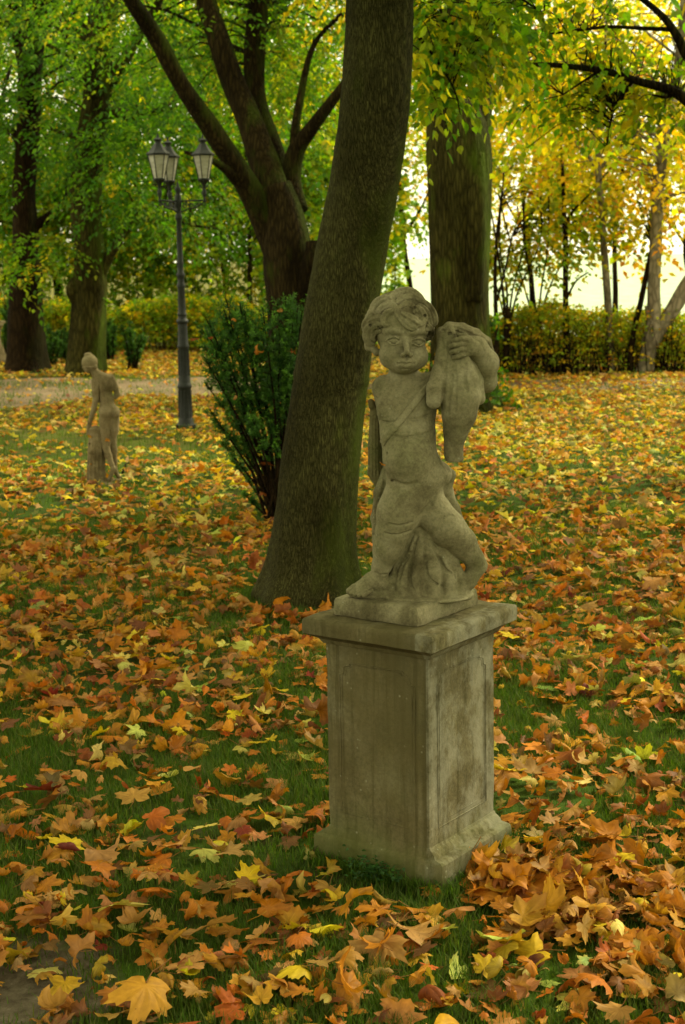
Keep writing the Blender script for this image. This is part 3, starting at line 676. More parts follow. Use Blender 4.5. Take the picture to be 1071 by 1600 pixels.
strokes = [([(616, 476), (602, 468), (589, 472), (579, 484), (574, 494)], 3.0, 3), ([(617, 480), (605, 480), (594, 485), (587, 496), (582, 503)], 3.0, 3), ([(616, 485), (607, 489), (599, 497), (597, 506), (602, 510)], 2.7, 3),
           ([(592, 497), (580, 499), (570, 506), (567, 517), (572, 524)], 3.2, 3), ([(592, 509), (580, 511), (571, 519), (569, 531), (574, 541), (580, 543)], 3.1, 3), ([(592, 520), (584, 522), (578, 530), (581, 537)], 2.4, 2),
           ([(619, 473), (632, 466), (647, 467), (656, 477), (654, 486), (646, 488)], 3.0, 3), ([(621, 482), (633, 475), (644, 478), (651, 486)], 2.6, 2), ([(617, 481), (622, 492), (632, 503), (642, 511), (648, 507), (644, 500)], 3.2, 3),
           ([(626, 489), (637, 494), (647, 499), (652, 497)], 2.6, 2), ([(657, 469), (670, 480), (678, 493), (681, 506), (675, 512)], 3.2, 3), ([(656, 478), (665, 488), (669, 500), (672, 512), (667, 518)], 3.0, 3),
           ([(651, 480), (659, 489), (662, 499), (656, 506), (650, 504)], 2.8, 3), ([(608, 465), (622, 457), (640, 456), (654, 463), (664, 472)], 3.2, 3), ([(671, 510), (677, 519), (676, 530), (670, 534)], 2.8, 2)]
for pts_, r0, ns_ in strokes:
    pts_ = [(627 + (x - 626) * .91, 505 + (y - 505) * .91) for x, y in pts_]
    P_ = smooth_path([(x, y, 0) for x, y in pts_], 14); tg = np.gradient(P_, axis=0); tg /= np.linalg.norm(tg, axis=1)[:, None]
    W_ = np.array([hs(p_[0], p_[1], 0) for p_ in P_]); W_ = np.convolve(np.pad(W_, 2, 'edge'), np.ones(5) / 5, 'valid')
    for k in range(ns_):
        o_ = (k - (ns_ - 1) / 2) * r0 * 1.45 * np.sin(np.linspace(.5, 2.9, 14))
        hf.chain([(p_[0] - t_[1] * q_, p_[1] + t_[0] * q_, w_ - 1.8 - (1.2 if k == 1 else 0), r0 * (.75 + .35 * math.sin(.3 + i_ / 13 * 2.6))) for i_, (p_, t_, q_, w_) in enumerate(zip(P_, tg, o_, W_))], .8)
for x, y in [(647, 483), (584, 493), (592, 513), (580, 510), (662, 495)]: hf.ell((x, y, hs(x, y, 0)), (2.6, 2.2, 5), 1.2, carve=True)
figure(hf, 'hair', M['putto'], child, CY, CS, MID, .4, 8)
# plinth of the statue
def plinth():
    n = 22; t = np.linspace(-1, 1, n + 1)[:-1]
    ring = np.concatenate([np.stack([t, -np.ones(n)], 1), np.stack([np.ones(n), t], 1), np.stack([-t, np.ones(n)], 1), np.stack([-np.ones(n), -t], 1)])
    c0 = PC + np.array([-.012, .0]); V = []
    for z, s_ in [(.698, .985), (.703, 1.0), (.715, 1.0), (.738, .985), (.744, .97), (.747, .94), (.748, .8), (.749, .0)]:
        p_ = ring * np.array([.150, .135]) * s_
        V.append(np.concatenate([c0 + p_[:, :1] * e1 + p_[:, 1:] * e2, np.full((4 * n, 1), z)], 1))
    V = np.array(V); nz = snoise(V[..., 0], V[..., 1], V[..., 2], 14, 31) * .0028 + snoise(V[..., 0], V[..., 1], V[..., 2], 45, 32) * .0012
    d_ = V[..., :2] - c0; d_ /= np.linalg.norm(d_, axis=-1, keepdims=True) + 1e-6; V[..., :2] += d_ * nz[..., None]; V[1:, :, 2] += nz[1:] * .5
    k = 4 * n; i = np.arange(7)[:, None] * k; j = np.arange(k)[None]; j2 = (j + 1) % k
    o = npmesh('plinth', V.reshape(-1, 3), np.stack([i + j, i + j2, i + k + j2, i + k + j], -1).reshape(-1, 4), M['putto'], child)
    o.modifiers.new('edges', 'EDGE_SPLIT').split_angle = R(35)
plinth()
# ------------------------------------------------------------------ fallen leaves
half = [(0, 1.0), (7, .84), (14, .84), (19, .68), (28, .56), (36, .66), (41, .84), (47, .80), (54, .98), (61, .80), (69, .82), (75, .64), (85, .54), (96, .60), (104, .70), (113, .76), (122, .60), (136, .54), (150, .44), (166, .34)]
ang = np.array([h[0] for h in half] + [180] + [360 - h[0] for h in half[:0:-1]]); rad_ = np.array([h[1] for h in half] + [.06] + [h[1] for h in half[:0:-1]])
OUT_HI = np.stack([np.sin(np.radians(ang)) * rad_, np.cos(np.radians(ang)) * rad_], 1)
lo_i = [0, 4, 8, 12, 15, 19, 20, 21, 25, 28, 32, 36]
OUT_LO = OUT_HI[lo_i]
def leaf_template(out, rings):
    k = len(out); P = [np.zeros((1, 2))] + [out * t for t in rings]; P = np.vstack(P); F3 = []; F4 = []
    j = np.arange(k); j2 = (j + 1) % k
    F3 = np.stack([np.zeros(k, int), 1 + j2, 1 + j], 1)
    F4 = [np.stack([1 + r * k + j, 1 + r * k + j2, 1 + (r + 1) * k + j2, 1 + (r + 1) * k + j], 1) for r in range(len(rings) - 1)]
    return P, [F3] + F4
T_HI = leaf_template(OUT_HI, [.36, .7, 1.0]); T_LO = leaf_template(OUT_LO, [1.0])
a_ov = np.linspace(0, 2 * math.pi, 20, endpoint=False); T_OV = leaf_template(np.stack([np.sin(a_ov) * .42 * (1 + .06 * np.cos(10 * a_ov)), np.cos(a_ov) * (.80 + .12 * np.cos(a_ov))], 1), [.5, 1.0])
def bend(P, ax, k, c=0.0):
    """roll a sheet about an axis in its plane"""
    if abs(k) < 1e-3: return P
    d = np.array([math.cos(ax), math.sin(ax)]); s_ = P[:, :2] @ d - c; r_ = 1 / k
    ns = np.sin(s_ * k) / k; nz = (1 - np.cos(s_ * k)) / k
    z = P[:, 2]
    Q = P.copy(); Q[:, :2] += ((ns - s_) - z * np.sin(s_ * k))[:, None] * d; Q[:, 2] = nz + z * np.cos(s_ * k)
    return Q
def make_leaf(T, rg, size, state):
    P2, F = T; P = np.concatenate([P2, np.zeros((len(P2), 1))], 1)
    r_ = np.hypot(P[:, 0], P[:, 1]); a_ = np.arctan2(P[:, 0], P[:, 1])
    # veins: five ribs with sagging blade between them
    vein = np.abs(np.sin(a_ * 180 / math.pi * math.pi / 54)) if False else np.minimum.reduce([abs(np.angle(np.exp(1j * (a_ - v_)))) for v_ in np.radians([0, 54, -54, 112, -112])])
    amp = {'flat': .05, 'cupped': .12, 'curled': .2}[state]
    P[:, 2] = vein * r_ * amp * rg.choice([-1, 1]) + .05 * np.sin(a_ * rg.integers(2, 5) + rg.uniform(0, 6)) * r_ + (.06 * rg.normal(size=len(P)) * r_ ** 2 if state != 'flat' else .025 * rg.normal(size=len(P)) * r_)
    P[:, 2] += {'flat': -.08, 'cupped': -.30, 'curled': -.35}[state] * r_ ** 2 * rg.choice([1, 1, 1, -1])
    lobes = 1 + .10 * np.sin(a_ * rg.integers(1, 4) + rg.uniform(0, 6)) + .07 * np.sin(a_ * rg.integers(5, 9) + rg.uniform(0, 6))
    if rg.random() < .25: lobes = lobes * (1 - .45 * np.exp(-(np.angle(np.exp(1j * (a_ - rg.uniform(-3, 3)))) / .35) ** 2))
    P[:, :2] *= (1 + (lobes - 1) * r_)[:, None] * (1 + .12 * rg.normal(size=(1, 2)))
    ax = rg.uniform(0, math.pi)
    if state == 'cupped': P = bend(P, ax, rg.choice([-1, 1]) * rg.uniform(.6, 1.4), rg.uniform(-.3, .3))
    if state == 'curled':
        P = bend(P, ax, rg.choice([-1, 1, -1]) * rg.uniform(1.3, 2.8), rg.uniform(-.4, .4)); P = bend(P, ax + rg.uniform(.6, 2), rg.choice([-1, 1]) * rg.uniform(.6, 1.5), rg.uniform(-.3, .3))
    tl = {'flat': .18, 'cupped': .28, 'curled': .42}[state]
    tx, ty, tz = rg.normal(0, tl), rg.normal(0, tl), rg.uniform(0, 6.283)
    if rg.random() < .4: tx += math.pi
    cx, sx, cy, sy, cz, sz = math.cos(tx), math.sin(tx), math.cos(ty), math.sin(ty), math.cos(tz), math.sin(tz)
    Rm = np.array([[cz, -sz, 0], [sz, cz, 0], [0, 0, 1]]) @ np.array([[cy, 0, sy], [0, 1, 0], [-sy, 0, cy]]) @ np.array([[1, 0, 0], [0, cx, -sx], [0, sx, cx]])
    n0 = len(P)
    if len(P2) > 60:                                           # leaf stalk
        L = rg.uniform(.5, 1.0); q = rg.uniform(-.5, .5); w_ = .016
        st_ = [(0, -.06), (q * .2, -.06 - L * .4), (q * .7, -.06 - L * .75), (q, -.06 - L)]
        S_ = []
        for i, (x, y) in enumerate(st_): S_ += [(x - w_, y, .02 * i), (x + w_, y, .02 * i), (x, y, .02 * i + w_ * 1.6)]
        P = np.vstack([P, S_]); F = F + [np.array([[n0 + 3 * i + a, n0 + 3 * i + (a + 1) % 3, n0 + 3 * i + 3 + (a + 1) % 3, n0 + 3 * i + 3 + a] for i in range(3) for a in range(3)])]
    P = (P * size) @ Rm.T; P[:, 2] -= np.percentile(P[:, 2], 4)
    return P, F, r_, a_, vein, n0, math.degrees(math.atan2(Rm[0, 1], Rm[1, 1]))
PAL = {'orange': (.40, .145, .008), 'rust red': (.24, .066, .008), 'tan': (.37, .19, .048), 'yellow': (.54, .375, .012), 'brown': (.16, .07, .018), 'pale yellow': (.55, .43, .10), 'olive': (.26, .28, .045), 'dark red': (.16, .025, .012), 'amber': (.45, .22, .015)}
def leaf_colors(base, rg, r_, vein, n0, n, edge=True):
    b0 = np.array(base); c = np.tile(b0, (n, 1)) * (1 + .10 * rg.normal(size=(n, 1)))
    e_ = rg.choice([(.30, .10, .015), (.46, .23, .02), (.15, .05, .01)])
    m_ = np.clip((r_ - rg.uniform(.35, .9)) * 1.6, 0, .75)[:, None]
    c[:n0] = c[:n0] * (1 - m_) + np.array(e_) * m_
    vm = (np.exp(-(vein / .07) ** 2) * .35 * (r_ > .1))[:, None]
    c[:n0] = c[:n0] * (1 - vm) + np.minimum(b0 * 1.5 + .02, .8) * vm
    c[n0:] = (.26, .12, .03)
    return np.clip(c, .005, .9)
base_rect = (PC, e1, e2)
def in_pedestal(x, y, m_=.0):
    d0, d1 = x - PC[0], y - PC[1]; return abs(d0 * e1[0] + d1 * e1[1]) < A0 + m_ and abs(d0 * e2[0] + d1 * e2[1]) < B0 + m_
TRUNK_C = gnd(487, 930)
def density(x, y):
    g_ = snoise(x, y, 0, .55, 21) + .5 * snoise(x, y, 0, 1.7, 22)
    d_ = .95 + .36 * g_
    u_, v_ = proj((x, y, 0))
    if y < 6: d_ += .10 * (u_ > 700) - .10 * (u_ < 540)
    # barer grass: left mid lawn, near the foot of the pedestal, around the trunk
    d_ -= .65 * math.exp(-(((u_ - 190) / 230) ** 2 + ((v_ - 695) / 36) ** 2))
    d_ -= .5 * math.exp(-(((u_ - 600) / 110) ** 2 + ((v_ - 1440) / 60) ** 2))
    d_ -= .7 * math.exp(-(((x - TRUNK_C[0] + .1) / .5) ** 2 + ((y - TRUNK_C[1] + .45) / .3) ** 2))
    return d_
def pick_color(rg, x, y):
    u_, v_ = proj((x, y, 0)); t = min(1, max(0, (y - 8.0) / 4.5))
    near = dict(orange=.37, amber=.14, tan=.22, yellow=.045, brown=.10); near.update({'rust red': .10, 'pale yellow': .035, 'olive': .02, 'dark red': .008})
    far_ = dict(orange=.09, amber=.26, tan=.14, yellow=.26, brown=.04); far_.update({'rust red': .01, 'pale yellow': .17, 'olive': .03, 'dark red': 0})
    ks = list(PAL); p_ = np.array([near[k] * (1 - t) + far_[k] * t for k in ks]); p_ /= p_.sum()
    k = ks[rg.choice(len(ks), p=p_)]; return k, np.array(PAL[k]) * (1 + .13 * rg.normal(size=3)) * rg.uniform(.75, 1.15)
def scatter(y0, y1, dens, rg):
    pts = []; hw = lambda y: y * .2231 * (1.28 if y < 9.6 else 1.5) + .35
    n = int(dens * (hw(y0) + hw(y1)) * (y1 - y0))
    Y = np.sqrt(rg.uniform(y0 ** 2, y1 ** 2, n)); X = rg.uniform(-1, 1, n) * (Y * .2231 * (1.28 if y1 < 9.6 else 1.5) + .35)
    return X, Y
rg = np.random.default_rng(42)
NEAR = []
for (ya, yb, dn) in ((2.9, 9.5, 430),):
    X, Y = scatter(ya, yb, dn, rg)
    for x, y in zip(X, Y):
        if rg.random() > density(x, y): continue
        if in_pedestal(x, y, .015) or math.hypot(x - TRUNK_C[0], y - TRUNK_C[1]) < .37: continue
        u_, v_ = proj((x, y, 0)); 
        if u_ < 120 and v_ > 1500 and rg.random() < .3: continue
        cn, cv = pick_color(rg, x, y); st_ = rg.choice(['flat', 'cupped', 'curled'], p=[.22, .42, .36])
        size = float(np.clip(rg.normal(.040, .012), .018, .068)); lift = abs(rg.normal(0, .017)) + .006
        NEAR.append(dict(x=x, y=y, z=float(gh(x, y)) + lift, c=cn, cv=cv, st=st_, size=size, u=u_, v=v_))
# drift of piled leaves at the right foot of the pedestal
for i in range(210):
    t = rg.random(); p_ = gnd(745 + 330 * t, 1370 + 70 * t + rg.normal(0, 30 + 24 * t)); x, y = p_[0], p_[1]
    if in_pedestal(x, y, .01): continue
    cn = rg.choice(['orange', 'amber', 'tan', 'rust red', 'yellow'], p=[.36, .2, .26, .14, .04]); st_ = rg.choice(['flat', 'cupped', 'curled'])
    NEAR.append(dict(x=x, y=y, z=float(gh(x, y)) + rg.uniform(.006, .04), c=str(cn), cv=np.array(PAL[cn]) * rg.uniform(.8, 1.1), st=st_, size=float(rg.uniform(.038, .07)), u=proj(p_)[0], v=proj(p_)[1]))
for i in range(46):                                          # leaves caught round the foot of the leaning trunk
    p_ = gnd(rg.uniform(365, 520), rg.normal(962, 13)); x, y = p_[0], p_[1]
    if math.hypot(x - TRUNK_C[0], y - TRUNK_C[1]) < .36 or in_pedestal(x, y, .01): continue
    cn = str(rg.choice(['orange', 'rust red', 'tan', 'amber'], p=[.4, .2, .3, .1])); NEAR.append(dict(x=x, y=y, z=float(gh(x, y)) + rg.uniform(.01, .05), c=cn, cv=np.array(PAL[cn]) * rg.uniform(.8, 1.1), st='curled', size=float(rg.uniform(.04, .065)), u=proj(p_)[0], v=proj(p_)[1]))
# particular leaves the photo shows
for u_, v_, cn, st_, sz in [(254, 1075, 'yellow', 'flat', .06), (383, 1106, 'yellow', 'flat', .05), (405, 1178, 'yellow', 'flat', .05), (110, 1345, 'yellow', 'flat', .075), (738, 1368, 'amber', 'curled', .085), (640, 1470, 'tan', 'cupped', .085),
                        (600, 1500, 'tan', 'cupped', .10), (800, 1005, 'yellow', 'flat', .07), (70, 1250, 'dark red', 'curled', .08), (470, 1540, 'yellow', 'cupped', .08), (325, 1480, 'tan', 'cupped', .075), (800, 1470, 'orange', 'flat', .08),
                        (175, 1445, 'pale yellow', 'cupped', .095), (950, 1330, 'orange', 'cupped', .09), (540, 1565, 'orange', 'curled', .1), (230, 1585, 'amber', 'cupped', .1), (90, 1590, 'tan', 'curled', .09)]:
    p_ = gnd(u_, v_); NEAR.append(dict(x=p_[0], y=p_[1], z=float(gh(p_[0], p_[1])) + .03, c=cn, cv=np.array(PAL[cn]), st=st_, size=sz * .95, u=u_, v=v_, spec=True))
vis = [l for l in NEAR if -20 < l['u'] < 1090 and l['v'] < 1612]
vis.sort(key=lambda l: -(l['size'] / l['y']) - (10 if l.get('spec') else 0))
IND = vis[:300]; ids = {id(l) for l in IND}
def where(u, v):
    side = 'far left' if u < 130 else 'left' if u < 330 else 'centre left' if u < 490 else 'centre' if u < 700 else 'centre right' if u < 880 else 'far right'
    if v > 1540: return {'far left': 'in bottom left corner', 'left': 'at bottom edge, left', 'centre left': 'at bottom edge, centre left', 'centre': 'at bottom edge below pedestal', 'centre right': 'at bottom edge, centre right', 'far right': 'in bottom right corner'}[side]
    band = 'well below' if v > 1440 else 'just below' if v > 1340 else 'beside' if v > 1220 else 'above'
    return f'{side}, {band} pedestal foot level'
used_l = {}
def add_leaf_obj(l, lab=None, extra=None):
    P, F, r_, a_, vein, n0, head = make_leaf(T_HI, rg, l['size'], l['st'])
    C = leaf_colors(l['cv'], rg, r_, vein, n0, len(P))
    tmp = np.array([l['x'], l['y'], l['z']])
    o = npmesh('maple_leaf', P, F, M['fallen'], None, True, C); o.location = tmp
    if lab is None:
        sz = 'small' if l['size'] < .05 else 'large' if l['size'] > .068 else 'mid-sized'
        dirs = ['back', 'right', 'forward', 'left'][int(((head if head > 0 else head + 360) + 45) // 90) % 4]
        lab = f"{sz} {l['c']} {l['st']} maple leaf {where(l['u'], l['v'])}".replace('mid-sized ', 'medium ')
        if lab in used_l:
            lab = lab.replace('maple leaf', f'maple leaf pointing {dirs},')
            if lab in used_l:
                k = used_l[lab] = used_l[lab] + 1
                lab = lab.replace('maple leaf', ['maple leaf', 'maple leaf half hidden', 'frayed maple leaf', 'crumpled maple leaf', 'spotted maple leaf', 'dry maple leaf'][min(k, 5)])
        used_l.setdefault(lab, 0)
        if len(lab.replace('-', ' ').split()) > 15: lab = lab.replace(' pedestal foot level', ' pedestal foot').replace('half hidden ', '')
    tag(o, lab, 'leaf', 'fallen maple leaves on the lawn'); return o
for l in IND: add_leaf_obj(l)
class Acc:
    def __init__(s): s.v = []; s.c = []; s.f = {}; s.n = 0
    def add(s, P, F, C):
        for f in F: s.f.setdefault(f.shape[1], []).append(f + s.n)
        s.v.append(P); s.c.append(C); s.n += len(P)
    def build(s, name, mat, parent=None, smooth=True):
        return npmesh(name, np.vstack(s.v), [np.vstack(f) for f in s.f.values()], mat, parent, smooth, np.vstack(s.c))
acc = Acc()
for l in NEAR:
    if id(l) in ids: continue
    T = T_HI if l['y'] < 8 else T_LO
    if rg.random() < .16: T = T_OV; l['size'] *= .8
    P, F, r_, a_, vein, n0, _ = make_leaf(T, rg, l['size'], l['st']); C = leaf_colors(l['cv'], rg, r_, vein, n0, len(P))
    acc.add(P + np.array([l['x'], l['y'], l['z']]), F, C)
# farther lawn and the strip beyond the path, from a bank of ready leaf shapes
bank = [make_leaf(T_LO, rg, 1.0, rg.choice(['flat', 'cupped', 'curled'], p=[.3, .45, .25])) for _ in range(60)]
X, Y = scatter(9.5, 29.0, 230, rg)
pj = np.array([proj((x, y, 0)) for x, y in zip(X, Y)])
PATH_N = np.array(near_e)[:, :2]; PATH_F = np.array(far_e)[:, :2]
for x, y, (u_, v_) in zip(X, Y, pj):
    on_path = np.interp(x, PATH_N[:, 0], PATH_N[:, 1]) < y < np.interp(x, PATH_F[:, 0], PATH_F[:, 1])
    pr = density(x, y)
    if on_path: pr = .07 if u_ < 500 else .42
    elif y > 17: pr *= .8
    if u_ > 700: pr += .2
    if rg.random() > pr or math.hypot(x - gnd(715, 640)[0], y - gnd(715, 640)[1]) < .3: continue
    cn, cv = pick_color(rg, x, y)
    P, F, r_, a_, vein, n0, _ = bank[rg.integers(60)]; sz = rg.uniform(.034, .062)
    th = rg.uniform(0, 6.28); c_, s_ = math.cos(th), math.sin(th); Q = P * sz; Q = np.stack([Q[:, 0] * c_ - Q[:, 1] * s_, Q[:, 0] * s_ + Q[:, 1] * c_, Q[:, 2]], 1)
    C = np.clip(np.tile(cv, (len(P), 1)) * (1 + .15 * rg.normal(size=(len(P), 1))), .005, .9)
    acc.add(Q + np.array([x, y, gh(x, y) * (abs(x) < 8 and y < 22) + rg.uniform(.004, .035) + (.02 if on_path else 0)]), F, C)
tag(acc.build('fallen_leaves', M['fallen']), 'carpet of small fallen maple leaves over the lawn', 'leaves', kind='stuff')
# a few special leaves resting on things
def perched(P, cn, st_, sz, lab):
    l = dict(x=P[0], y=P[1], z=P[2], c=cn, cv=np.array(PAL[cn]), st=st_, size=sz, u=0, v=0); return add_leaf_obj(l, lab)
q = at(598, 727, CY - .05); perched(q, 'orange', 'curled', .012, 'tiny orange leaf caught below the belly of the child statue')
# ------------------------------------------------------------------ grass
rg = np.random.default_rng(9)
def blades(n, y0, y1, h0, wd):
    X, Y = scatter(y0, y1, 1, rg); hwm = y1 * .2231 * 1.2 + .3
    Y = np.sqrt(rg.uniform(y0 ** 2, y1 ** 2, n)); X = rg.uniform(-1, 1, n) * (Y * .2231 * 1.2 + .3)
    g_ = snoise(X, Y, 0, .9, 51) + .6 * snoise(X, Y, 0, 3.2, 52)
    u_ = 535 + (X / Y) * F_PX; so_ = gnd(45, 1550); soil = rg.random(n) < np.clip(1.25 - (np.hypot(X - so_[0] + .12, Y - so_[1]) + .07 * g_) / .26, 0, 1)
    keep = (rg.random(n) < np.clip(.62 + .4 * g_, .08, 1)) & ~(soil & (rg.random(n) < .85))
    keep &= ~((abs((X - PC[0]) * e1[0] + (Y - PC[1]) * e1[1]) < A0) & (abs((X - PC[0]) * e2[0] + (Y - PC[1]) * e2[1]) < B0))
    X, Y, g_ = X[keep], Y[keep], g_[keep]; n = len(X)
    h = h0 * rg.uniform(.45, 1.25, n) * (1 + .3 * g_); a = rg.uniform(0, 6.283, n); lean = rg.uniform(.15, .9, n) * h; wv = wd * rg.uniform(.7, 1.3, n)
    dx, dy = np.cos(a), np.sin(a); z = gh(X, Y)
    A = np.stack([X - dy * wv, Y + dx * wv, z], 1); B = np.stack([X + dy * wv, Y - dx * wv, z], 1)
    mx, my = X + dx * lean * .35, Y + dy * lean * .35
    C_ = np.stack([mx + dy * wv * .8, my - dx * wv * .8, z + h * .6], 1); D = np.stack([mx - dy * wv * .8, my + dx * wv * .8, z + h * .6], 1)
    E_ = np.stack([X + dx * lean, Y + dy * lean, z + h], 1)
    V = np.stack([A, B, C_, D, E_], 1).reshape(-1, 3); i = np.arange(n) * 5
    F4 = np.stack([i, i + 1, i + 2, i + 3], 1); F3 = np.stack([i + 3, i + 2, i + 4], 1)
    base = np.array([.062, .135, .008]); dry = np.array([.22, .17, .06]); t = np.clip(rg.normal(.12, .18, n), 0, 1)[:, None]
    c = (base * (1 - t) + dry * t) * rg.uniform(.6, 1.25, (n, 1)); return V, [F4, F3], np.repeat(c, 5, 0)
acc = Acc()
for a_ in ((230000, 2.9, 6.0, .036, .0012), (130000, 6.0, 10.0, .045, .0017), (90000, 10.0, 28.0, .06, .0035)): acc.add(*blades(*a_))
# longer tufts round the foot of the pedestal and trunk
def tuft(cx, cy, n, spread, h0):
    out = []
    X = cx + rg.normal(0, spread, n); Y = cy + rg.normal(0, spread * .7, n); h = h0 * rg.uniform(.4, 1.2, n); a = rg.uniform(0, 6.283, n); ln = h * rg.uniform(.2, .9, n); wv = .0014
    z = gh(X, Y); dx, dy = np.cos(a), np.sin(a)
    V = np.stack([np.stack([X - dy * wv, Y + dx * wv, z], 1), np.stack([X + dy * wv, Y - dx * wv, z], 1), np.stack([X + dx * ln * .4 + dy * wv, Y + dy * ln * .4 - dx * wv, z + h * .7], 1), np.stack([X + dx * ln * .4 - dy * wv, Y + dy * ln * .4 + dx * wv, z + h * .7], 1), np.stack([X + dx * ln, Y + dy * ln, z + h], 1)], 1).reshape(-1, 3)
    i = np.arange(n) * 5; c = np.array([.08, .15, .015]) * rg.uniform(.6, 1.3, (n, 1)); acc.add(V, [np.stack([i, i + 1, i + 2, i + 3], 1), np.stack([i + 3, i + 2, i + 4], 1)], np.repeat(c, 5, 0))
for u_, v_ in [(395, 905), (410, 930), (440, 955), (380, 925), (470, 960), (400, 950), (560, 905), (555, 890)]:
    p_ = gnd(u_, v_); tuft(p_[0], p_[1], 220, .07, .055)
for t in np.linspace(-1, 1, 14):
    for q_ in (PC - e1 * (A0 + .01) + e2 * B0 * t, PC - e2 * (B0 + .01) + e1 * A0 * t): tuft(q_[0], q_[1], 60, .018, .05)
tag(acc.build('grass', M['grass']), 'short green lawn grass between the fallen leaves', 'grass', kind='stuff')
# ------------------------------------------------------------------ trees: wood
LW = 1.0
def limb_path(px, n):
    """px: (u, v, Y, width in px) control points -> world path and radii"""
    P = np.array([at(u_, v_, Y_) for u_, v_, Y_, _ in px]); r_ = np.array([w_ / 2 / F_PX * Y_ * LW for _, _, Y_, w_ in px])
    Q = smooth_path(np.column_stack([P, r_]), n); return Q[:, :3], np.maximum(Q[:, 3], .002)
def wood(mb, path, rad, seg=24, rough=.05, flare=0.0, seed=0, ridges=0):
    """irregular tapering limb; flare spreads the first metre into root lobes"""
    v, f = tube(path, rad, seg, True); m_ = len(path); body = v[:m_ * seg].reshape(m_, seg, 3); c = path[:, None]
    d = body - c; L = np.linalg.norm(d, axis=-1, keepdims=True) + 1e-9; dn = d / L
    k = 1 + rough * snoise(body[..., 0], body[..., 1], body[..., 2] * .35, .55 / max(rad.max(), .02) * .35, seed)[..., None] + rough * .4 * snoise(body[..., 0], body[..., 1], body[..., 2] * .5, .5 / max(rad.max(), .02), seed + 3)[..., None]
    if flare > 0:
        h = path[:, 2] - path[0, 2]; fl = np.exp(-np.maximum(h, 0) / (rad[0] * 1.1))[:, None, None]
        a_ = np.arctan2(dn[..., 1], dn[..., 0])[..., None]
        k = k + fl * flare * (1 + .55 * np.cos(a_ * 5 + seed) + .35 * np.cos(a_ * 3 + seed * 2))
    if ridges: 
        a_ = np.arctan2(dn[..., 1], dn[..., 0])[..., None]
        k = k + .025 * np.cos(a_ * ridges + 2 * snoise(body[..., 2], 0, 0, .25, seed + 5)[..., None])
    v[:m_ * seg] = (c + dn * L * k).reshape(-1, 3); mb.add(v, f)
def root_at(u_, v_, name, label, cat='tree', group=None):
    p_ = gnd(u_, v_); return empty(name, (p_[0], p_[1], 0), label, cat, group)
# ------------------------------------------------------------------ trees: leaves
class Leaves:
    """flat or folded leaf quads gathered into one crown mesh"""
    def __init__(s): s.c = []; s.d = []; s.n_ = []; s.L = []; s.W = []; s.col = []
    def add(s, c, d, n_, L, W, col): s.c.append(c); s.d.append(d); s.n_.append(n_); s.L.append(L); s.W.append(W); s.col.append(col)
    def count(s): return sum(len(x) for x in s.c)
    def build(s, name, parent, mat=None, fold=.18, oval=False):
        c, d, n_, L, W, col = (np.concatenate(x) for x in (s.c, s.d, s.n_, s.L, s.W, s.col))
        d /= np.linalg.norm(d, axis=1, keepdims=True) + 1e-9
        b = np.cross(d, n_); b /= np.linalg.norm(b, axis=1, keepdims=True) + 1e-9; n_ = np.cross(b, d)
        L = L[:, None]; W = W[:, None]
        V = np.stack([c, c + d * L * .38 + b * W + n_ * W * fold * 2, c + d * L, c + d * L * .38 - b * W + n_ * W * fold * 2], 1)
        if oval:
            V = np.stack([c, c + d * L * .22 + b * W * .8 + n_ * W * fold, c + d * L * .55 + b * W * .95 + n_ * W * fold * 1.6, c + d * L * .85 + b * W * .35 + n_ * W * fold * .3, c + d * L * 1.05 - n_ * L * .08,
                          c + d * L * .85 - b * W * .35 + n_ * W * fold * .3, c + d * L * .55 - b * W * .95 + n_ * W * fold * 1.6, c + d * L * .22 - b * W * .8 + n_ * W * fold, c + d * L * .5 - n_ * W * .1], 1)
            i = np.arange(len(c)) * 9; F = np.concatenate([np.stack([i + 8, i + k, i + (k + 1) % 8], 1) for k in range(8)])
            return npmesh(name, V.reshape(-1, 3), F, mat or M['leaf'], parent, False, np.repeat(col, 9, 0))
        i = np.arange(len(c)) * 4
        F = np.concatenate([np.stack([i, i + 1, i + 2], 1), np.stack([i, i + 2, i + 3], 1)])
        return npmesh(name, V.reshape(-1, 3), F, mat or M['leaf'], parent, False, np.repeat(col, 4, 0))
GREEN = dict(deep=(.045, .13, .006), mid=(.08, .20, .008), fresh=(.15, .30, .010), olive=(.19, .26, .010), lime=(.34, .42, .012), yellow=(.66, .54, .015), gold=(.75, .48, .012), orange=(.66, .28, .012), bronze=(.34, .20, .02))
def pal(rg, names, probs, n):
    P_ = np.array([GREEN[k] for k in names]); i = rg.choice(len(names), size=n, p=np.array(probs) / sum(probs)); return P_[i]
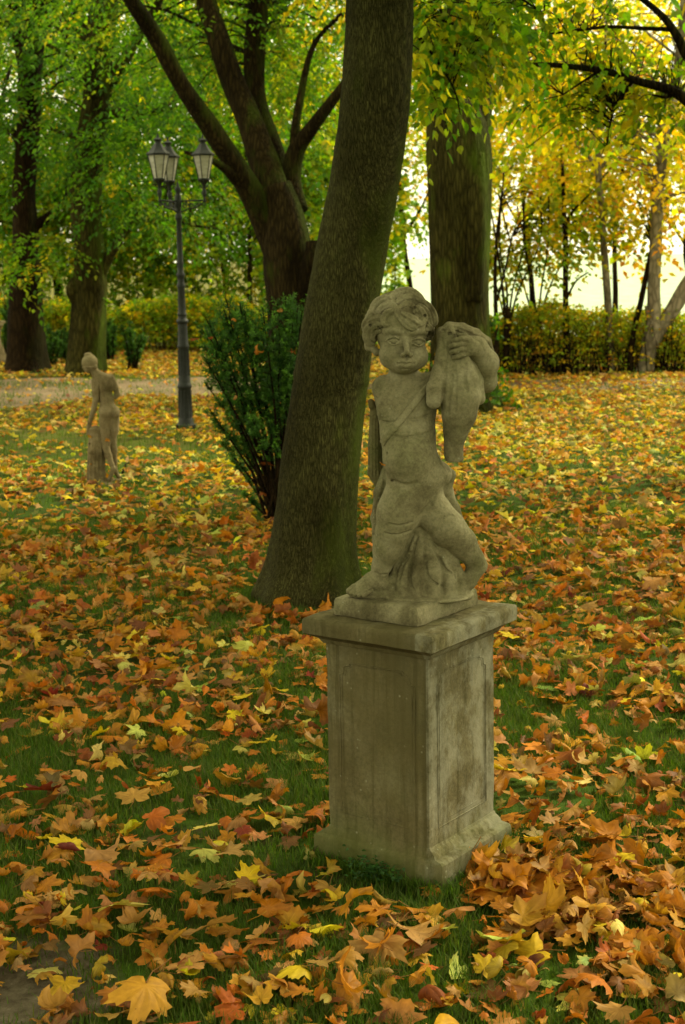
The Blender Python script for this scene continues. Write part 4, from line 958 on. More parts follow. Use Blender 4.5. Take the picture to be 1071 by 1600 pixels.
def sprays(lv_, rg, C, out, n_leaf, length, leaf_L, leaf_W, colors, droop=.5, flat=.75, jit=.22):
    """C: Nx3 branchlet roots, out: Nx3 growing direction; leaves set along both sides of each"""
    n = len(C); out = out / (np.linalg.norm(out, axis=1, keepdims=True) + 1e-9)
    t = (np.arange(n_leaf) + .5) / n_leaf; side = np.where(np.arange(n_leaf) % 2 == 0, 1.0, -1.0)
    up = np.array([0, 0, 1.0]); sd_ = np.cross(out, up); sd_ /= np.linalg.norm(sd_, axis=1, keepdims=True) + 1e-9
    ln = length * rg.uniform(.6, 1.3, (n, 1, 1))
    P_ = C[:, None] + out[:, None] * ln * t[None, :, None] - up * (droop * ln * (t[None, :, None] ** 2)) 
    P_ = P_ + rg.normal(0, leaf_L * .25, P_.shape)
    D_ = out[:, None] * .55 + sd_[:, None] * side[None, :, None] * .8 - up * (.25 + droop * t[None, :, None]) + rg.normal(0, jit, P_.shape)
    Nn = up * flat + rg.normal(0, .45, P_.shape) + sd_[:, None] * side[None, :, None] * .2
    col = colors[:, None] * rg.uniform(.65, 1.3, (n, n_leaf, 1)) * (1 + rg.normal(0, .08, (n, n_leaf, 3)))
    m_ = n * n_leaf
    lv_.add(P_.reshape(m_, 3), D_.reshape(m_, 3), Nn.reshape(m_, 3), leaf_L * rg.uniform(.6, 1.25, m_), leaf_W * rg.uniform(.7, 1.2, m_), np.clip(col.reshape(m_, 3), .003, .9))
def crown(lv_, rg, center, radii, n, names, probs, n_leaf=12, length=.6, leaf_L=.09, leaf_W=.022, gap=.0, gscale=.35, droop=.5, zmax=None, zmin=None, seed=0, shell=.5):
    center = np.array(center, float); radii = np.array(radii, float)
    d = rg.normal(size=(n * 3, 3)); d /= np.linalg.norm(d, axis=1, keepdims=True); r_ = rg.uniform(shell ** 3, 1, (n * 3, 1)) ** (1 / 3)
    C = center + d * r_ * radii
    g_ = snoise(C[:, 0], C[:, 1], C[:, 2], gscale, seed)
    k = g_ > gap
    if zmax is not None: k &= C[:, 2] < zmax
    if zmin is not None: k &= C[:, 2] > zmin
    C, d = C[k][:n], d[k][:n]
    out = d * np.array([1, 1, .3]) + rg.normal(0, .5, d.shape) * np.array([1, 1, .3]) - np.array([0, 0, .12])
    sprays(lv_, rg, C, out, n_leaf, length, leaf_L, leaf_W, pal(rg, names, probs, len(C)), droop); return C
def twigs_to(mb, path_pts, targets, rg, r0=.018, nmax=60):
    """thin branches from the nearest wood to some of the branchlet roots, so nothing hangs free"""
    pts = np.asarray(path_pts)
    for T in targets[rg.choice(len(targets), size=min(nmax, len(targets)), replace=False)]:
        dd = np.linalg.norm(pts - T, axis=1) + np.maximum(pts[:, 2] - T[2], 0) * .8; A = pts[np.argmin(dd)]; L = np.linalg.norm(T - A)
        mid = (A + T) / 2 + np.array([0, 0, .18 * L]) + rg.normal(0, .06 * L, 3); P_ = smooth_path([A, mid, T], 7)
        mb.add(*tube(P_, np.linspace(r0 * (.6 + .4 * min(L, 3)), .004, 7), 5, False))

def add_tree(base_uv, label, name, bark, trunk, limbs, crowns, seed, flare=.35, group=None, ntw=70, tw_r=.018, leafkw=None, seg=28, limb_seg=16, cat='tree', ridges=7):
    rg = np.random.default_rng(seed); root = root_at(*base_uv, name, label, cat, group)
    mb = MB(); P_, r_ = limb_path(trunk, 46); P_[0, 2] = min(P_[0, 2], -.02); wood(mb, P_, r_, seg, .05, flare, seed, ridges); mb.build('trunk', M[bark], root)
    allp = [P_]
    for i, L in enumerate(limbs):
        mb = MB(); Q, rr = limb_path(L, 34); wood(mb, Q, rr, limb_seg, .07, 0, seed + 9 + i); mb.build('limb', M[bark], root); allp.append(Q)
    lv_ = Leaves(); tgt = []
    for c in crowns:
        kw = dict(leafkw or {}); kw.update(c); tgt.append(crown(lv_, rg, **kw))
    if tgt:
        tgt = np.vstack(tgt); mb = MB(); twigs_to(mb, np.vstack(allp), tgt, rg, tw_r, ntw); mb.build('twigs', M[bark], root)
        lv_.build('crown', root)
    return root
def C3(u_, v_, Y_): return at(u_, v_, Y_)
def Z(h, u_, Y_): p_ = at(u_, 400, Y_); p_[2] = h; return p_

dk = dict(names=['deep', 'mid', 'fresh', 'olive'], probs=[.40, .38, .17, .05])
md_ = dict(names=['mid', 'fresh', 'olive', 'lime', 'yellow'], probs=[.25, .32, .18, .18, .07])
yg = dict(names=['fresh', 'olive', 'lime', 'yellow', 'gold'], probs=[.12, .15, .28, .33, .12])
gd = dict(names=['lime', 'yellow', 'gold', 'orange', 'olive'], probs=[.22, .38, .27, .05, .08])

# the leaning trunk right behind the pedestal; its crown above the picture is enlarged to shade the statue
Y1 = gnd(487, 930)[1]
rg = np.random.default_rng(101)
main = root_at(487, 930, 'leaning_tree', 'big leaning tree trunk with fine fissured bark directly behind the stone pedestal', 'tree')
mb = MB()
tp = [(487, 960, Y1, 152), (487, 930, Y1, 146), (489, 890, Y1, 138), (491, 850, Y1, 132), (497, 780, Y1, 126), (505, 700, Y1, 122), (519, 600, Y1, 116), (533, 500, Y1, 113), (549, 400, Y1, 109), (567, 300, Y1 - .05, 106), (582, 200, Y1 - .1, 104), (590, 100, Y1 - .1, 102), (593, 0, Y1 - .1, 100), (596, -150, Y1 - .1, 96), (600, -350, Y1, 88), (604, -600, Y1, 76)]
P_, r_ = limb_path(tp, 260); P_[0, 2] = -.05
v, f = tube(P_, r_, 120, True); m_ = 260; body = v[:m_ * 120].reshape(m_, 120, 3); c = P_[:, None]; d = body - c; L = np.linalg.norm(d, axis=-1, keepdims=True); dn = d / L
a_ = np.arctan2(dn[..., 1], dn[..., 0])[..., None]; h_ = (P_[:, 2])[:, None, None]
k = 1 + .03 * snoise(body[..., 0], body[..., 1], body[..., 2] * .4, 1.3, 3)[..., None] + .012 * snoise(body[..., 0], body[..., 1], body[..., 2] * .3, 6, 4)[..., None] + .007 * snoise(body[..., 0], body[..., 1], body[..., 2] * .15, 22, 5)[..., None]
k = k + np.exp(-np.maximum(h_, 0) / .17) * .21 * (1 + .6 * np.cos(a_ * 6 + 1) + .4 * np.cos(a_ * 3 + 2.2))
for hh, am in ((1.02, .03), (2.72, .02), (2.1, .012), (3.0, .014)):                     # old ring scars
    k = k - am * np.exp(-((h_ - hh - .03 * np.cos(a_ * 2 + hh)) / .007) ** 2) + am * .8 * np.exp(-((h_ - hh - .03 - .03 * np.cos(a_ * 2 + hh)) / .02) ** 2)
v[:m_ * 120] = (c + dn * L * k).reshape(-1, 3); mb.add(v, f); mb.build('trunk', M['bark'], main)
mb = MB(); top = P_[-1]; lim = []
for i in range(9):
    az = i * 2.4 + .4; s0 = P_[int(150 + i * 12)]
    e_ = s0 + np.array([math.cos(az) * 3.3, math.sin(az) * 3.3, 1.6 + .25 * i]); Q = smooth_path([s0, s0 * .6 + e_ * .4 + np.array([0, 0, .5]), e_], 14)
    if s0[2] < 3.6: continue
    mb.tube(Q, np.linspace(.09, .02, 14), 8); lim.append(Q)
mb.build('limbs', M['bark'], main)
lv_ = Leaves(); T = crown(lv_, rg, (P_[-1][0], Y1 - 1.0, 6.6), (5.6, 6.6, 2.3), 2300, gap=-.4, gscale=.22, zmin=4.3, n_leaf=9, length=.8, leaf_L=.20, leaf_W=.075, **md_)
mb = MB(); twigs_to(mb, np.vstack(lim), T, rg, .016, 120); mb.build('twigs', M['bark'], main)
lv_.build('crown', main)

# the forked tree behind the yew
LW = .86
Yf = gnd(460, 626)[1]
ft = [(462, 640, Yf, 128), (462, 600, Yf, 108), (460, 520, Yf, 96), (455, 460, Yf, 92), (450, 420, Yf, 92), (446, 370, Yf, 84), (440, 330, Yf, 70), (428, 290, Yf, 60)]
limbs = [
 [(440, 400, Yf, 60), (415, 345, Yf, 52), (375, 270, Yf - .2, 42), (330, 200, Yf - .4, 36), (285, 135, Yf - .6, 32), (245, 60, Yf - .8, 30), (205, 0, Yf - 1, 28), (150, -90, Yf - 1.2, 22), (90, -220, Yf - 1.4, 14)],
 [(432, 320, Yf, 60), (415, 260, Yf + .1, 56), (392, 195, Yf + .2, 50), (365, 130, Yf + .3, 44), (345, 70, Yf + .3, 40), (322, 0, Yf + .4, 36), (300, -90, Yf + .5, 30), (285, -250, Yf + .5, 18)],
 [(452, 380, Yf + .3, 50), (444, 300, Yf + .5, 42), (425, 225, Yf + .6, 38), (402, 160, Yf + .7, 36), (398, 90, Yf + .8, 37), (404, 0, Yf + .9, 34), (410, -120, Yf + 1, 28), (405, -300, Yf + 1, 16)],
 [(466, 330, Yf + .2, 40), (456, 280, Yf + .3, 34), (464, 235, Yf + .3, 30), (488, 200, Yf + .2, 26), (510, 170, Yf + .1, 22), (536, 135, Yf, 16), (570, 90, Yf, 10)],
 [(463, 240, Yf + .3, 24), (462, 200, Yf + .3, 17), (472, 140, Yf + .4, 13), (485, 85, Yf + .4, 10), (505, 50, Yf + .4, 8), (545, 15, Yf + .5, 6)],
 [(372, 282, Yf - .2, 22), (350, 262, Yf - .4, 16), (325, 248, Yf - .6, 10), (290, 238, Yf - .8, 6)],
 [(470, 470, Yf - .1, 60), (484, 430, Yf - .2, 44), (492, 400, Yf - .25, 40), (490, 376, Yf - .25, 26)],
]
add_tree((460, 626), 'large forked tree with several spreading mossy limbs behind the yew bush', 'forked_tree', 'bark_far', ft, limbs,
         [dict(center=Z(5.6, 420, Yf + 2.2), radii=(3.6, 1.9, 2.3), n=1700, gap=-.15, **md_), dict(center=Z(4.9, 240, Yf + 1.6), radii=(2.0, 1.2, 1.2), n=260, gap=0, **dk),
          dict(center=C3(495, 60, Yf + 1.8), radii=(1.0, .9, 1.0), n=150, gap=-.3, **md_)], 201, .3, leafkw=dict(n_leaf=14, length=.5, leaf_L=.085, leaf_W=.021, seed=3), ntw=120)

# thick trunk with ivy at its foot behind the statue
LW = 1.0
Yt = gnd(722, 640)[1]
iv = add_tree((722, 640), 'thick upright double-stemmed trunk seen behind the child statue', 'thick_tree', 'bark_mossy',
         [(722, 650, Yt, 118), (721, 610, Yt, 104), (718, 540, Yt, 92), (716, 460, Yt, 88), (716, 380, Yt, 92), (717, 300, Yt, 96), (716, 240, Yt, 98), (712, 200, Yt, 90), (706, 160, Yt, 70)],
         [[(700, 250, Yt, 62), (695, 190, Yt, 52), (700, 120, Yt, 44), (712, 40, Yt, 40), (718, -60, Yt, 34), (722, -250, Yt, 22)], [(738, 260, Yt + .1, 56), (748, 180, Yt + .2, 42), (752, 100, Yt + .3, 34), (750, 0, Yt + .3, 30), (748, -200, Yt + .3, 18)],
          [(740, 470, Yt - .25, 30), (742, 380, Yt - .26, 34), (744, 300, Yt - .26, 34), (746, 240, Yt - .2, 26)]],
         [dict(center=Z(5.9, 715, Yt + 1), radii=(3.0, 2.2, 1.8), n=600, gap=0.1, **yg)], 301, .12, leafkw=dict(n_leaf=12, length=.5, leaf_L=.09, leaf_W=.028, seed=5), seg=40, ridges=13)
rg = np.random.default_rng(31); lv_ = Leaves()
n = 1500; a_ = rg.uniform(0, 6.28, n); hh = rg.uniform(0, 1, n) ** 1.7 * 1.0; ct = gnd(722, 640); rr_ = .40 * np.exp(-hh * 3) * .6 + .345
Cc = np.stack([ct[0] + np.cos(a_) * rr_ * rg.uniform(.98, 1.12, n), ct[1] + np.sin(a_) * rr_ * rg.uniform(.98, 1.12, n), hh + .02], 1)
kk = snoise(Cc[:, 0], Cc[:, 1], Cc[:, 2], 1.0, 8) > -.1 + hh * .6; Cc = Cc[kk]; n = len(Cc); o_ = Cc - ct * [1, 1, 0]; o_[:, 2] = 0
lv_.add(Cc, rg.normal(size=(n, 3)) + [0, 0, -.8], o_ / .35 + rg.normal(0, .4, (n, 3)), rg.uniform(.04, .07, n), rg.uniform(.02, .032, n), pal(rg, ['deep', 'mid', 'fresh', 'bronze', 'orange'], [.45, .3, .12, .08, .05], n) * .8)
ivy = root_at(760, 640, 'ivy', 'dark green ivy climbing the foot of the thick trunk behind the statue', 'ivy'); lv_.build('leaves', ivy)

# two dark trees on the far left
dl = dict(n_leaf=15, length=.55, leaf_L=.10, leaf_W=.023)
YA = gnd(42, 580)[1]
add_tree((42, 580), 'dark-barked tree at the far left beyond the gravel path', 'dark_tree', 'bark_brown',
         [(42, 586, YA, 74), (42, 560, YA, 60), (40, 500, YA, 56), (41, 440, YA, 52), (42, 400, YA, 46), (40, 340, YA, 38), (38, 300, YA, 36), (42, 240, YA, 36), (46, 170, YA, 36), (48, 100, YA, 38), (52, 40, YA, 40), (58, -60, YA, 34), (60, -250, YA, 22)],
         [[(44, 360, YA, 20), (60, 350, YA, 16), (80, 335, YA, 12), (103, 312, YA + .2, 9)], [(44, 110, YA, 24), (30, 60, YA, 20), (22, 10, YA, 18), (10, -80, YA, 14)], [(40, 230, YA, 14), (20, 205, YA, 11), (-10, 190, YA, 9)]],
         [dict(center=Z(5.5, 40, YA + 1.6), radii=(3.6, 2.6, 2.4), n=1300, gap=-.1, **dk), dict(center=C3(60, 400, YA - 1), radii=(.5, .5, .45), n=60, gap=-2, **md_), dict(center=C3(90, 200, YA - 1), radii=(1.1, 1, .8), n=110, gap=-.4, **dk)], 401, .12, leafkw=dict(**dl, seed=7))
YB = gnd(138, 584)[1]
add_tree((138, 584), 'tall tree with green-tinged bark standing behind the woman statue', 'mossy_tree', 'bark_mossy',
         [(136, 590, YB, 70), (136, 565, YB, 60), (138, 500, YB, 56), (140, 440, YB, 53), (139, 400, YB, 48), (134, 340, YB, 48), (133, 280, YB, 50), (140, 220, YB, 44), (150, 160, YB, 44), (155, 80, YB, 42), (162, 0, YB, 42), (170, -120, YB, 34), (176, -280, YB, 22)],
         [[(152, 440, YB, 22), (166, 410, YB, 18), (180, 385, YB, 15), (196, 362, YB, 12), (218, 345, YB, 9), (250, 345, YB, 6), (300, 352, YB - .2, 5), (340, 358, YB - .3, 4)],
          [(150, 190, YB, 26), (170, 176, YB, 20), (200, 180, YB, 15), (225, 180, YB, 12), (252, 172, YB, 9)],
          [(155, 150, YB, 24), (180, 120, YB, 20), (205, 75, YB, 16), (230, 35, YB, 13), (250, 0, YB, 11), (290, -60, YB, 8)],
          [(160, 130, YB, 14), (150, 150, YB - .2, 10), (138, 130, YB - .3, 8), (120, 95, YB - .4, 6)],
          [(118, 470, YB - .1, 16), (112, 452, YB - .15, 16), (116, 435, YB - .1, 10)]],
         [dict(center=Z(5.2, 170, YB + 1.3), radii=(3.8, 2.6, 2.3), n=1500, gap=-.1, **dk), dict(center=C3(235, 265, YB - .8), radii=(1.1, 1.0, .8), n=240, gap=-.4, **dk)], 501, .12, leafkw=dict(**dl, seed=11))

# pale forked tree on the right, slender stems and multi-stemmed bushes along the hedge
YR = gnd(1000, 584)[1]
lr = dict(n_leaf=9, length=.5, leaf_L=.11, leaf_W=.042)
add_tree((1005, 584), 'pale grey forked tree rising from the hedge at the right', 'pale_tree', 'bark_pale',
         [(1008, 586, YR, 26), (1012, 560, YR, 24), (1018, 530, YR, 28), (1022, 500, YR, 24), (1022, 450, YR, 20), (1025, 380, YR, 20), (1028, 300, YR, 19), (1035, 240, YR, 18), (1045, 180, YR, 17), (1058, 120, YR, 16), (1070, 0, YR, 13), (1080, -120, YR, 10)],
         [[(1016, 545, YR, 26), (1030, 515, YR, 26), (1048, 488, YR, 24), (1071, 450, YR, 22), (1110, 390, YR, 19), (1160, 300, YR, 15), (1200, 150, YR, 10)],
          [(1020, 520, YR, 12), (1018, 500, YR, 10), (1012, 488, YR, 7), (1010, 478, YR, 4)], [(1030, 320, YR, 8), (1050, 305, YR, 6), (1080, 300, YR, 4)]],
         [dict(center=Z(4.4, 1040, YR), radii=(2.6, 2.4, 2.4), n=620, gap=0.08, zmin=1.9, **gd)], 601, .2, leafkw=dict(**lr, seed=13), ntw=100, tw_r=.012)
slender = [
 ((953, 582), 'slender straight grey stem between the hedge middle and the pale forked tree', [(955, 582, 13), (952, 500, 12), (945, 400, 11), (940, 320, 10), (935, 260, 10), (940, 180, 8), (945, 100, 6), (950, 0, 5)], [[(936, 268, 7), (920, 245, 5), (900, 225, 4), (890, 190, 3)], [(940, 262, 6), (955, 240, 4), (975, 225, 3)]], .2),
 ((884, 583), 'thin dark upright stem rising from the middle of the hedge', [(884, 583, 14), (885, 540, 10), (884, 460, 9), (884, 380, 9), (882, 335, 8), (880, 280, 6), (876, 200, 4)], [[(884, 350, 5), (895, 330, 4), (915, 310, 3)], [(884, 470, 4), (900, 440, 3), (920, 425, 2)]], .1),
 ((990, 540), 'thin leaning stem close left of the pale forked tree', [(985, 575, 10), (990, 520, 9), (1002, 470, 9), (1012, 420, 8), (1020, 380, 6)], [], .0),
 ((776, 583), 'thin twin stem just right of the thick trunk', [(776, 583, 9), (776, 520, 7), (774, 440, 6), (776, 380, 5), (785, 300, 4)], [[(777, 470, 4), (790, 420, 3), (800, 370, 3)]], -.3),
]
for i, (b_, lab, tr, lm, dy) in enumerate(slender):
    Ys = YR + dy; add_tree(b_, lab, 'slender_tree', 'bark_brown' if i != 0 else 'bark_pale', [(a, b, Ys, c) for a, b, c in tr], [[(a, b, Ys, c) for a, b, c in q] for q in lm],
        [dict(center=C3(tr[-1][0], 190 if i < 2 else 330, Ys + .5), radii=(1.3, 1.2, 1.3) if i < 2 else (.7, .7, .6), n=170 if i < 2 else 60, gap=.1, **(gd if i != 3 else yg))], 700 + i, .1, leafkw=dict(**lr, seed=17 + i), seg=12, limb_seg=8, group='slender stems along the hedge', ntw=30, tw_r=.008, ridges=0)
for i, (u0, lab, dy) in enumerate([(790, 'dark multi-stemmed bush with fanning bare stems close right of the thick trunk', .1), (836, 'low-forking dark bush with crooked bare stems in the middle of the hedge', .4)]):
    rg = np.random.default_rng(800 + i); Ys = YR + dy; root = root_at(u0, 580, 'stem_bush', lab, 'bush', 'multi-stemmed bushes in the hedge'); tips = []; rr_s = .62
    mb = MB(); Q, rr = limb_path([(u0, 583, Ys, 12), (u0 + 2, 540, Ys, 11), (u0 + 4, 505, Ys, 14), (u0 + 3, 482, Ys, 9)], 12); wood(mb, Q, rr, 12, .08, .1, i); mb.build('trunk', M['bark_brown'], root); allp = [Q]
    for j in range(5):
        dx = (j - 2) * 22 + rg.normal(0, 5); w0_ = rg.uniform(3, 5.5)
        Q, rr = limb_path([(u0 + 3 + dx * .08, 505, Ys, w0_), (u0 + 3 + dx * .4, 450, Ys + rg.normal(0, .15), w0_ * .8), (u0 + 3 + dx + rg.normal(0, 8), 380, Ys + rg.normal(0, .3), w0_ * .6), (u0 + dx * 1.2, 300 + rg.uniform(-30, 30), Ys + rg.normal(0, .4), 2.5)], 16)
        mb = MB(); wood(mb, Q, rr, 7, .08, 0, j); mb.build('stem', M['bark_brown'], root); allp.append(Q); tips.append(Q[8:])
    lv_ = Leaves(); T = crown(lv_, rg, C3(u0 + 10, 320, Ys), (1.0, .9, .9), 230, gap=.1, n_leaf=8, length=.4, leaf_L=.09, leaf_W=.034, seed=i, **yg)
    mb = MB(); twigs_to(mb, np.vstack(allp), T, rg, .006, 40); mb.build('twigs', M['bark_brown'], root); lv_.build('crown', root)

# a broad-leaved tree just outside the right edge sends two arching boughs over the lawn
Yo = 11.5
rgx = np.random.default_rng(901)
ob = root_at(1230, 760, 'overhanging_tree', 'tree beyond the right edge whose arching dark boughs cross the top right corner', 'tree')
ob.location = [float(x) for x in (at(1240, 500, Yo)[0], Yo, 0)]
mb = MB(); Q = smooth_path([(ob.location[0], Yo, -.05), (ob.location[0] - .05, Yo, 1.2), (ob.location[0] - .1, Yo, 3.0), (ob.location[0] - .2, Yo, 4.6)], 40); wood(mb, Q, np.linspace(.20, .12, 40), 28, .05, .3, 5, 7); mb.build('trunk', M['bark_far'], ob); base_top = Q
boughs = [[(1230, 330, Yo, 24), (1150, 225, Yo, 18), (1071, 155, Yo, 14), (1040, 138, Yo, 12), (1000, 128, Yo, 10), (950, 112, Yo, 8.5), (900, 105, Yo, 7.5), (850, 101, Yo, 6), (800, 102, Yo + .1, 5), (760, 98, Yo + .2, 4)],
          [(1226, 180, Yo - .3, 22), (1140, 150, Yo - .4, 18), (1080, 95, Yo - .5, 13), (1060, 60, Yo - .5, 11), (1040, 30, Yo - .5, 9), (1000, -5, Yo - .5, 8), (940, -50, Yo - .5, 6)],
          [(1048, 46, Yo - .5, 6), (1000, 44, Yo - .3, 5), (950, 42, Yo - .2, 4.5), (900, 48, Yo, 3.5), (850, 54, Yo, 2.5)],
          [(935, 112, Yo, 4), (910, 128, Yo, 3), (880, 148, Yo, 2)], [(1060, 145, Yo, 5), (1040, 152, Yo, 4), (1020, 148, Yo, 3)],
          [(990, 126, Yo, 4), (960, 170, Yo + .2, 3), (948, 230, Yo + .3, 2)]]
allp = []
for L in boughs:
    Q, rr = limb_path(L, 34); rr = rr * 1.2; mb = MB(); wood(mb, Q, rr, 10, .06, 0, len(allp)); mb.build('bough', M['bark_far'], ob); allp.append(Q)
lv_ = Leaves(); bl = dict(n_leaf=7, length=.32, leaf_L=.085, leaf_W=.026, droop=.75)
pth = np.vstack(allp); pth = pth[pth[:, 2] > 2.6]
n = 240; C = pth[rgx.integers(0, len(pth), n)] + rgx.normal(0, 1, (n, 3)) * np.array([.18, .16, .15]) + [0, .42, .05]
k = snoise(C[:, 0], C[:, 1], C[:, 2], 1.1, 77) > -.25; C = C[k]
sprays(lv_, rgx, C, rgx.normal(size=C.shape) * [1, .6, .3] + [-.5, 0, -.2], 7, .3, .085, .027, pal(rgx, ['fresh', 'olive', 'lime', 'yellow', 'mid'], [.18, .2, .34, .24, .04], len(C)), .7)
T = crown(lv_, rgx, (ob.location[0] - .4, Yo, 5.6), (3.4, 3.2, 1.9), 560, gap=-.1, zmin=3.9, n_leaf=9, length=.6, leaf_L=.13, leaf_W=.05, **md_)
mb = MB(); twigs_to(mb, np.vstack([base_top[20:], *allp]), T, rgx, .014, 70); twigs_to(mb, np.vstack(allp), C, rgx, .005, 240); mb.build('twigs', M['bark_far'], ob); lv_.build('crown', ob, oval=True)

# beech-like bough hanging in front of the thick trunk, from the leaning tree's right side
Yh = 10.5; rgx = np.random.default_rng(911)
hb = root_at(640, 860, 'young_tree', 'leafy young tree whose yellow-green sprays hang before the thick trunk', 'tree')
hb.location = [float(x) for x in (at(536, 400, 9.3)[0], 9.3, 0)]
mb = MB(); Q = smooth_path([(hb.location[0], 9.3, -.03), (hb.location[0] + .01, 9.32, 1.5), (hb.location[0] + .1, 9.5, 3.0), (hb.location[0] + .35, 10.1, 4.0)], 40); wood(mb, Q, np.linspace(.046, .03, 40), 16, .05, .1, 3); mb.build('trunk', M['bark_far'], hb); allp = [Q]
for L in [[(640, 20, 10.2, 8), (690, 30, Yh, 6), (740, 60, Yh, 4), (770, 100, Yh, 2)], [(640, -10, 10.1, 9), (700, -40, Yh, 7), (780, -20, Yh, 5), (850, 20, Yh, 3)], [(640, 40, 10.1, 7), (680, 90, Yh - .2, 5), (710, 140, Yh - .3, 3), (720, 180, Yh - .3, 2)],
          [(630, 30, 10, 5), (655, 110, Yh, 4), (690, 170, Yh, 3), (700, 205, Yh, 2)]]:
    Q, rr = limb_path(L, 20); mb = MB(); wood(mb, Q, rr, 8, .06, 0, 4); mb.build('limb', M['bark_far'], hb); allp.append(Q)
lv_ = Leaves(); C = []
for (cu, cv, ru, rv, n) in [(700, 15, 75, 50, 110), (690, 95, 46, 42, 48), (700, 150, 30, 20, 13), (780, 10, 70, 40, 36), (655, 90, 20, 60, 20), (730, 70, 40, 50, 34), (850, 20, 60, 40, 15)]:
    uu, vv = rgx.normal(cu, ru * .55, n), rgx.normal(cv, rv * .55, n); C.append(np.array([at(a, b, Yh + rgx.normal(0, .35)) for a, b in zip(uu, vv)]))
C = np.vstack(C); sprays(lv_, rgx, C, rgx.normal(size=C.shape) * [1, .6, .3] + [.4, 0, -.3], 8, .26, .075, .025, pal(rgx, ['fresh', 'olive', 'lime', 'mid', 'yellow'], [.24, .24, .3, .08, .14], len(C)), .8, .5)
mb = MB(); twigs_to(mb, np.vstack(allp), C, rgx, .004, 160); mb.build('twigs', M['bark_far'], hb)
T = crown(lv_, rgx, Z(4.9, 700, 10), (1.6, 1.6, .9), 240, gap=-.4, zmin=3.75, n_leaf=8, length=.4, leaf_L=.1, leaf_W=.04, **md_)
lv_.build('crown', hb, oval=True)

# trees farther back that close the view
far_list = [
 # u, Y, trunk px w, crown centre h, radii, n, palette, label
 (352, 34, 10, 4.6, (3.8, 3, 3.4), 1500, md_, 'slim dark trunk with lime-green leaves between the lamp and the forked tree', 'bark_far'),
 (388, 30, 8, 4.2, (2.6, 2.4, 2.6), 800, md_, 'thin crooked tree close left of the forked tree', 'bark_far'),
 (230, 38, 14, 5.2, (4.4, 3, 4.0), 1800, yg, 'yellow-green tree in the distance right of the mossy tree', 'bark_far'),
 (90, 36, 14, 4.8, (4.0, 3, 3.8), 1500, md_, 'distant green tree seen in the gap between the two left trunks', 'bark_far'),
 (-60, 33, 16, 5.0, (4.0, 3, 4.2), 1200, md_, 'distant green tree at the left edge', 'bark_far'),
 (-330, 31, 16, 5.0, (4.2, 3, 4.2), 1000, md_, 'leafy green tree well beyond the left end of the hedge', 'bark_far'),
 (540, 36, 12, 5.2, (3.6, 3, 4.0), 1400, md_, 'distant bright green tree hidden behind the leaning trunk', 'bark_far'),
 (640, 33, 9, 5.2, (1.7, 2, 2.6), 170, gd, 'golden-leaved tree in the gap left of the thick trunk', 'bark_brown'),
 (830, 32, 9, 5.3, (3.2, 2.6, 3.0), 620, gd, 'golden maple beyond the hedge right of the thick trunk', 'bark_brown'),
 (960, 31, 9, 5.0, (3.0, 2.6, 2.8), 700, gd, 'golden maple beyond the hedge behind the slender grey stem', 'bark_brown'),
 (1085, 28, 10, 3.9, (2.8, 2.6, 2.8), 1000, gd, 'golden maple beyond the hedge at the right edge', 'bark_brown'),
]
for i, (u_, Y_, w_, hc_, rad3, n_, pl_, lab, bk) in enumerate(far_list):
    b_ = at(u_, 500, Y_); v0 = proj((b_[0], Y_, 0))[1]; rg_ = np.random.default_rng(1000 + i)
    tr = [(u_, v0 + 3, Y_, w_ * 1.3), (u_ + 2, v0 - 60, Y_, w_), (u_ - 3 + rg_.normal(0, 6), v0 - 150, Y_, w_ * .85), (u_ + rg_.normal(0, 12), v0 - 280, Y_, w_ * .6), (u_ + rg_.normal(0, 15), v0 - 420, Y_, w_ * .35)]
    lm = [[(tr[2][0], tr[2][1], Y_, w_ * .5), (tr[2][0] + sg * 30, tr[2][1] - 50, Y_, w_ * .4), (tr[2][0] + sg * 60, tr[2][1] - 120, Y_, w_ * .25)] for sg in (-1, 1)]
    add_tree((u_, v0), lab, 'background_tree', bk, tr, lm, [dict(center=(b_[0], Y_, hc_), radii=rad3, n=n_, gap=.05 if pl_ is gd else -.15, gscale=.3, zmin=1.0 if i < 7 else 1.7, **pl_)], 1100 + i, .15,
             group='trees beyond the path and the hedge', leafkw=dict(n_leaf=9, length=.6, leaf_L=.14 if i < 7 else .13, leaf_W=.05, seed=40 + i, shell=.1), seg=12, limb_seg=7, ntw=60, tw_r=.012, ridges=0)

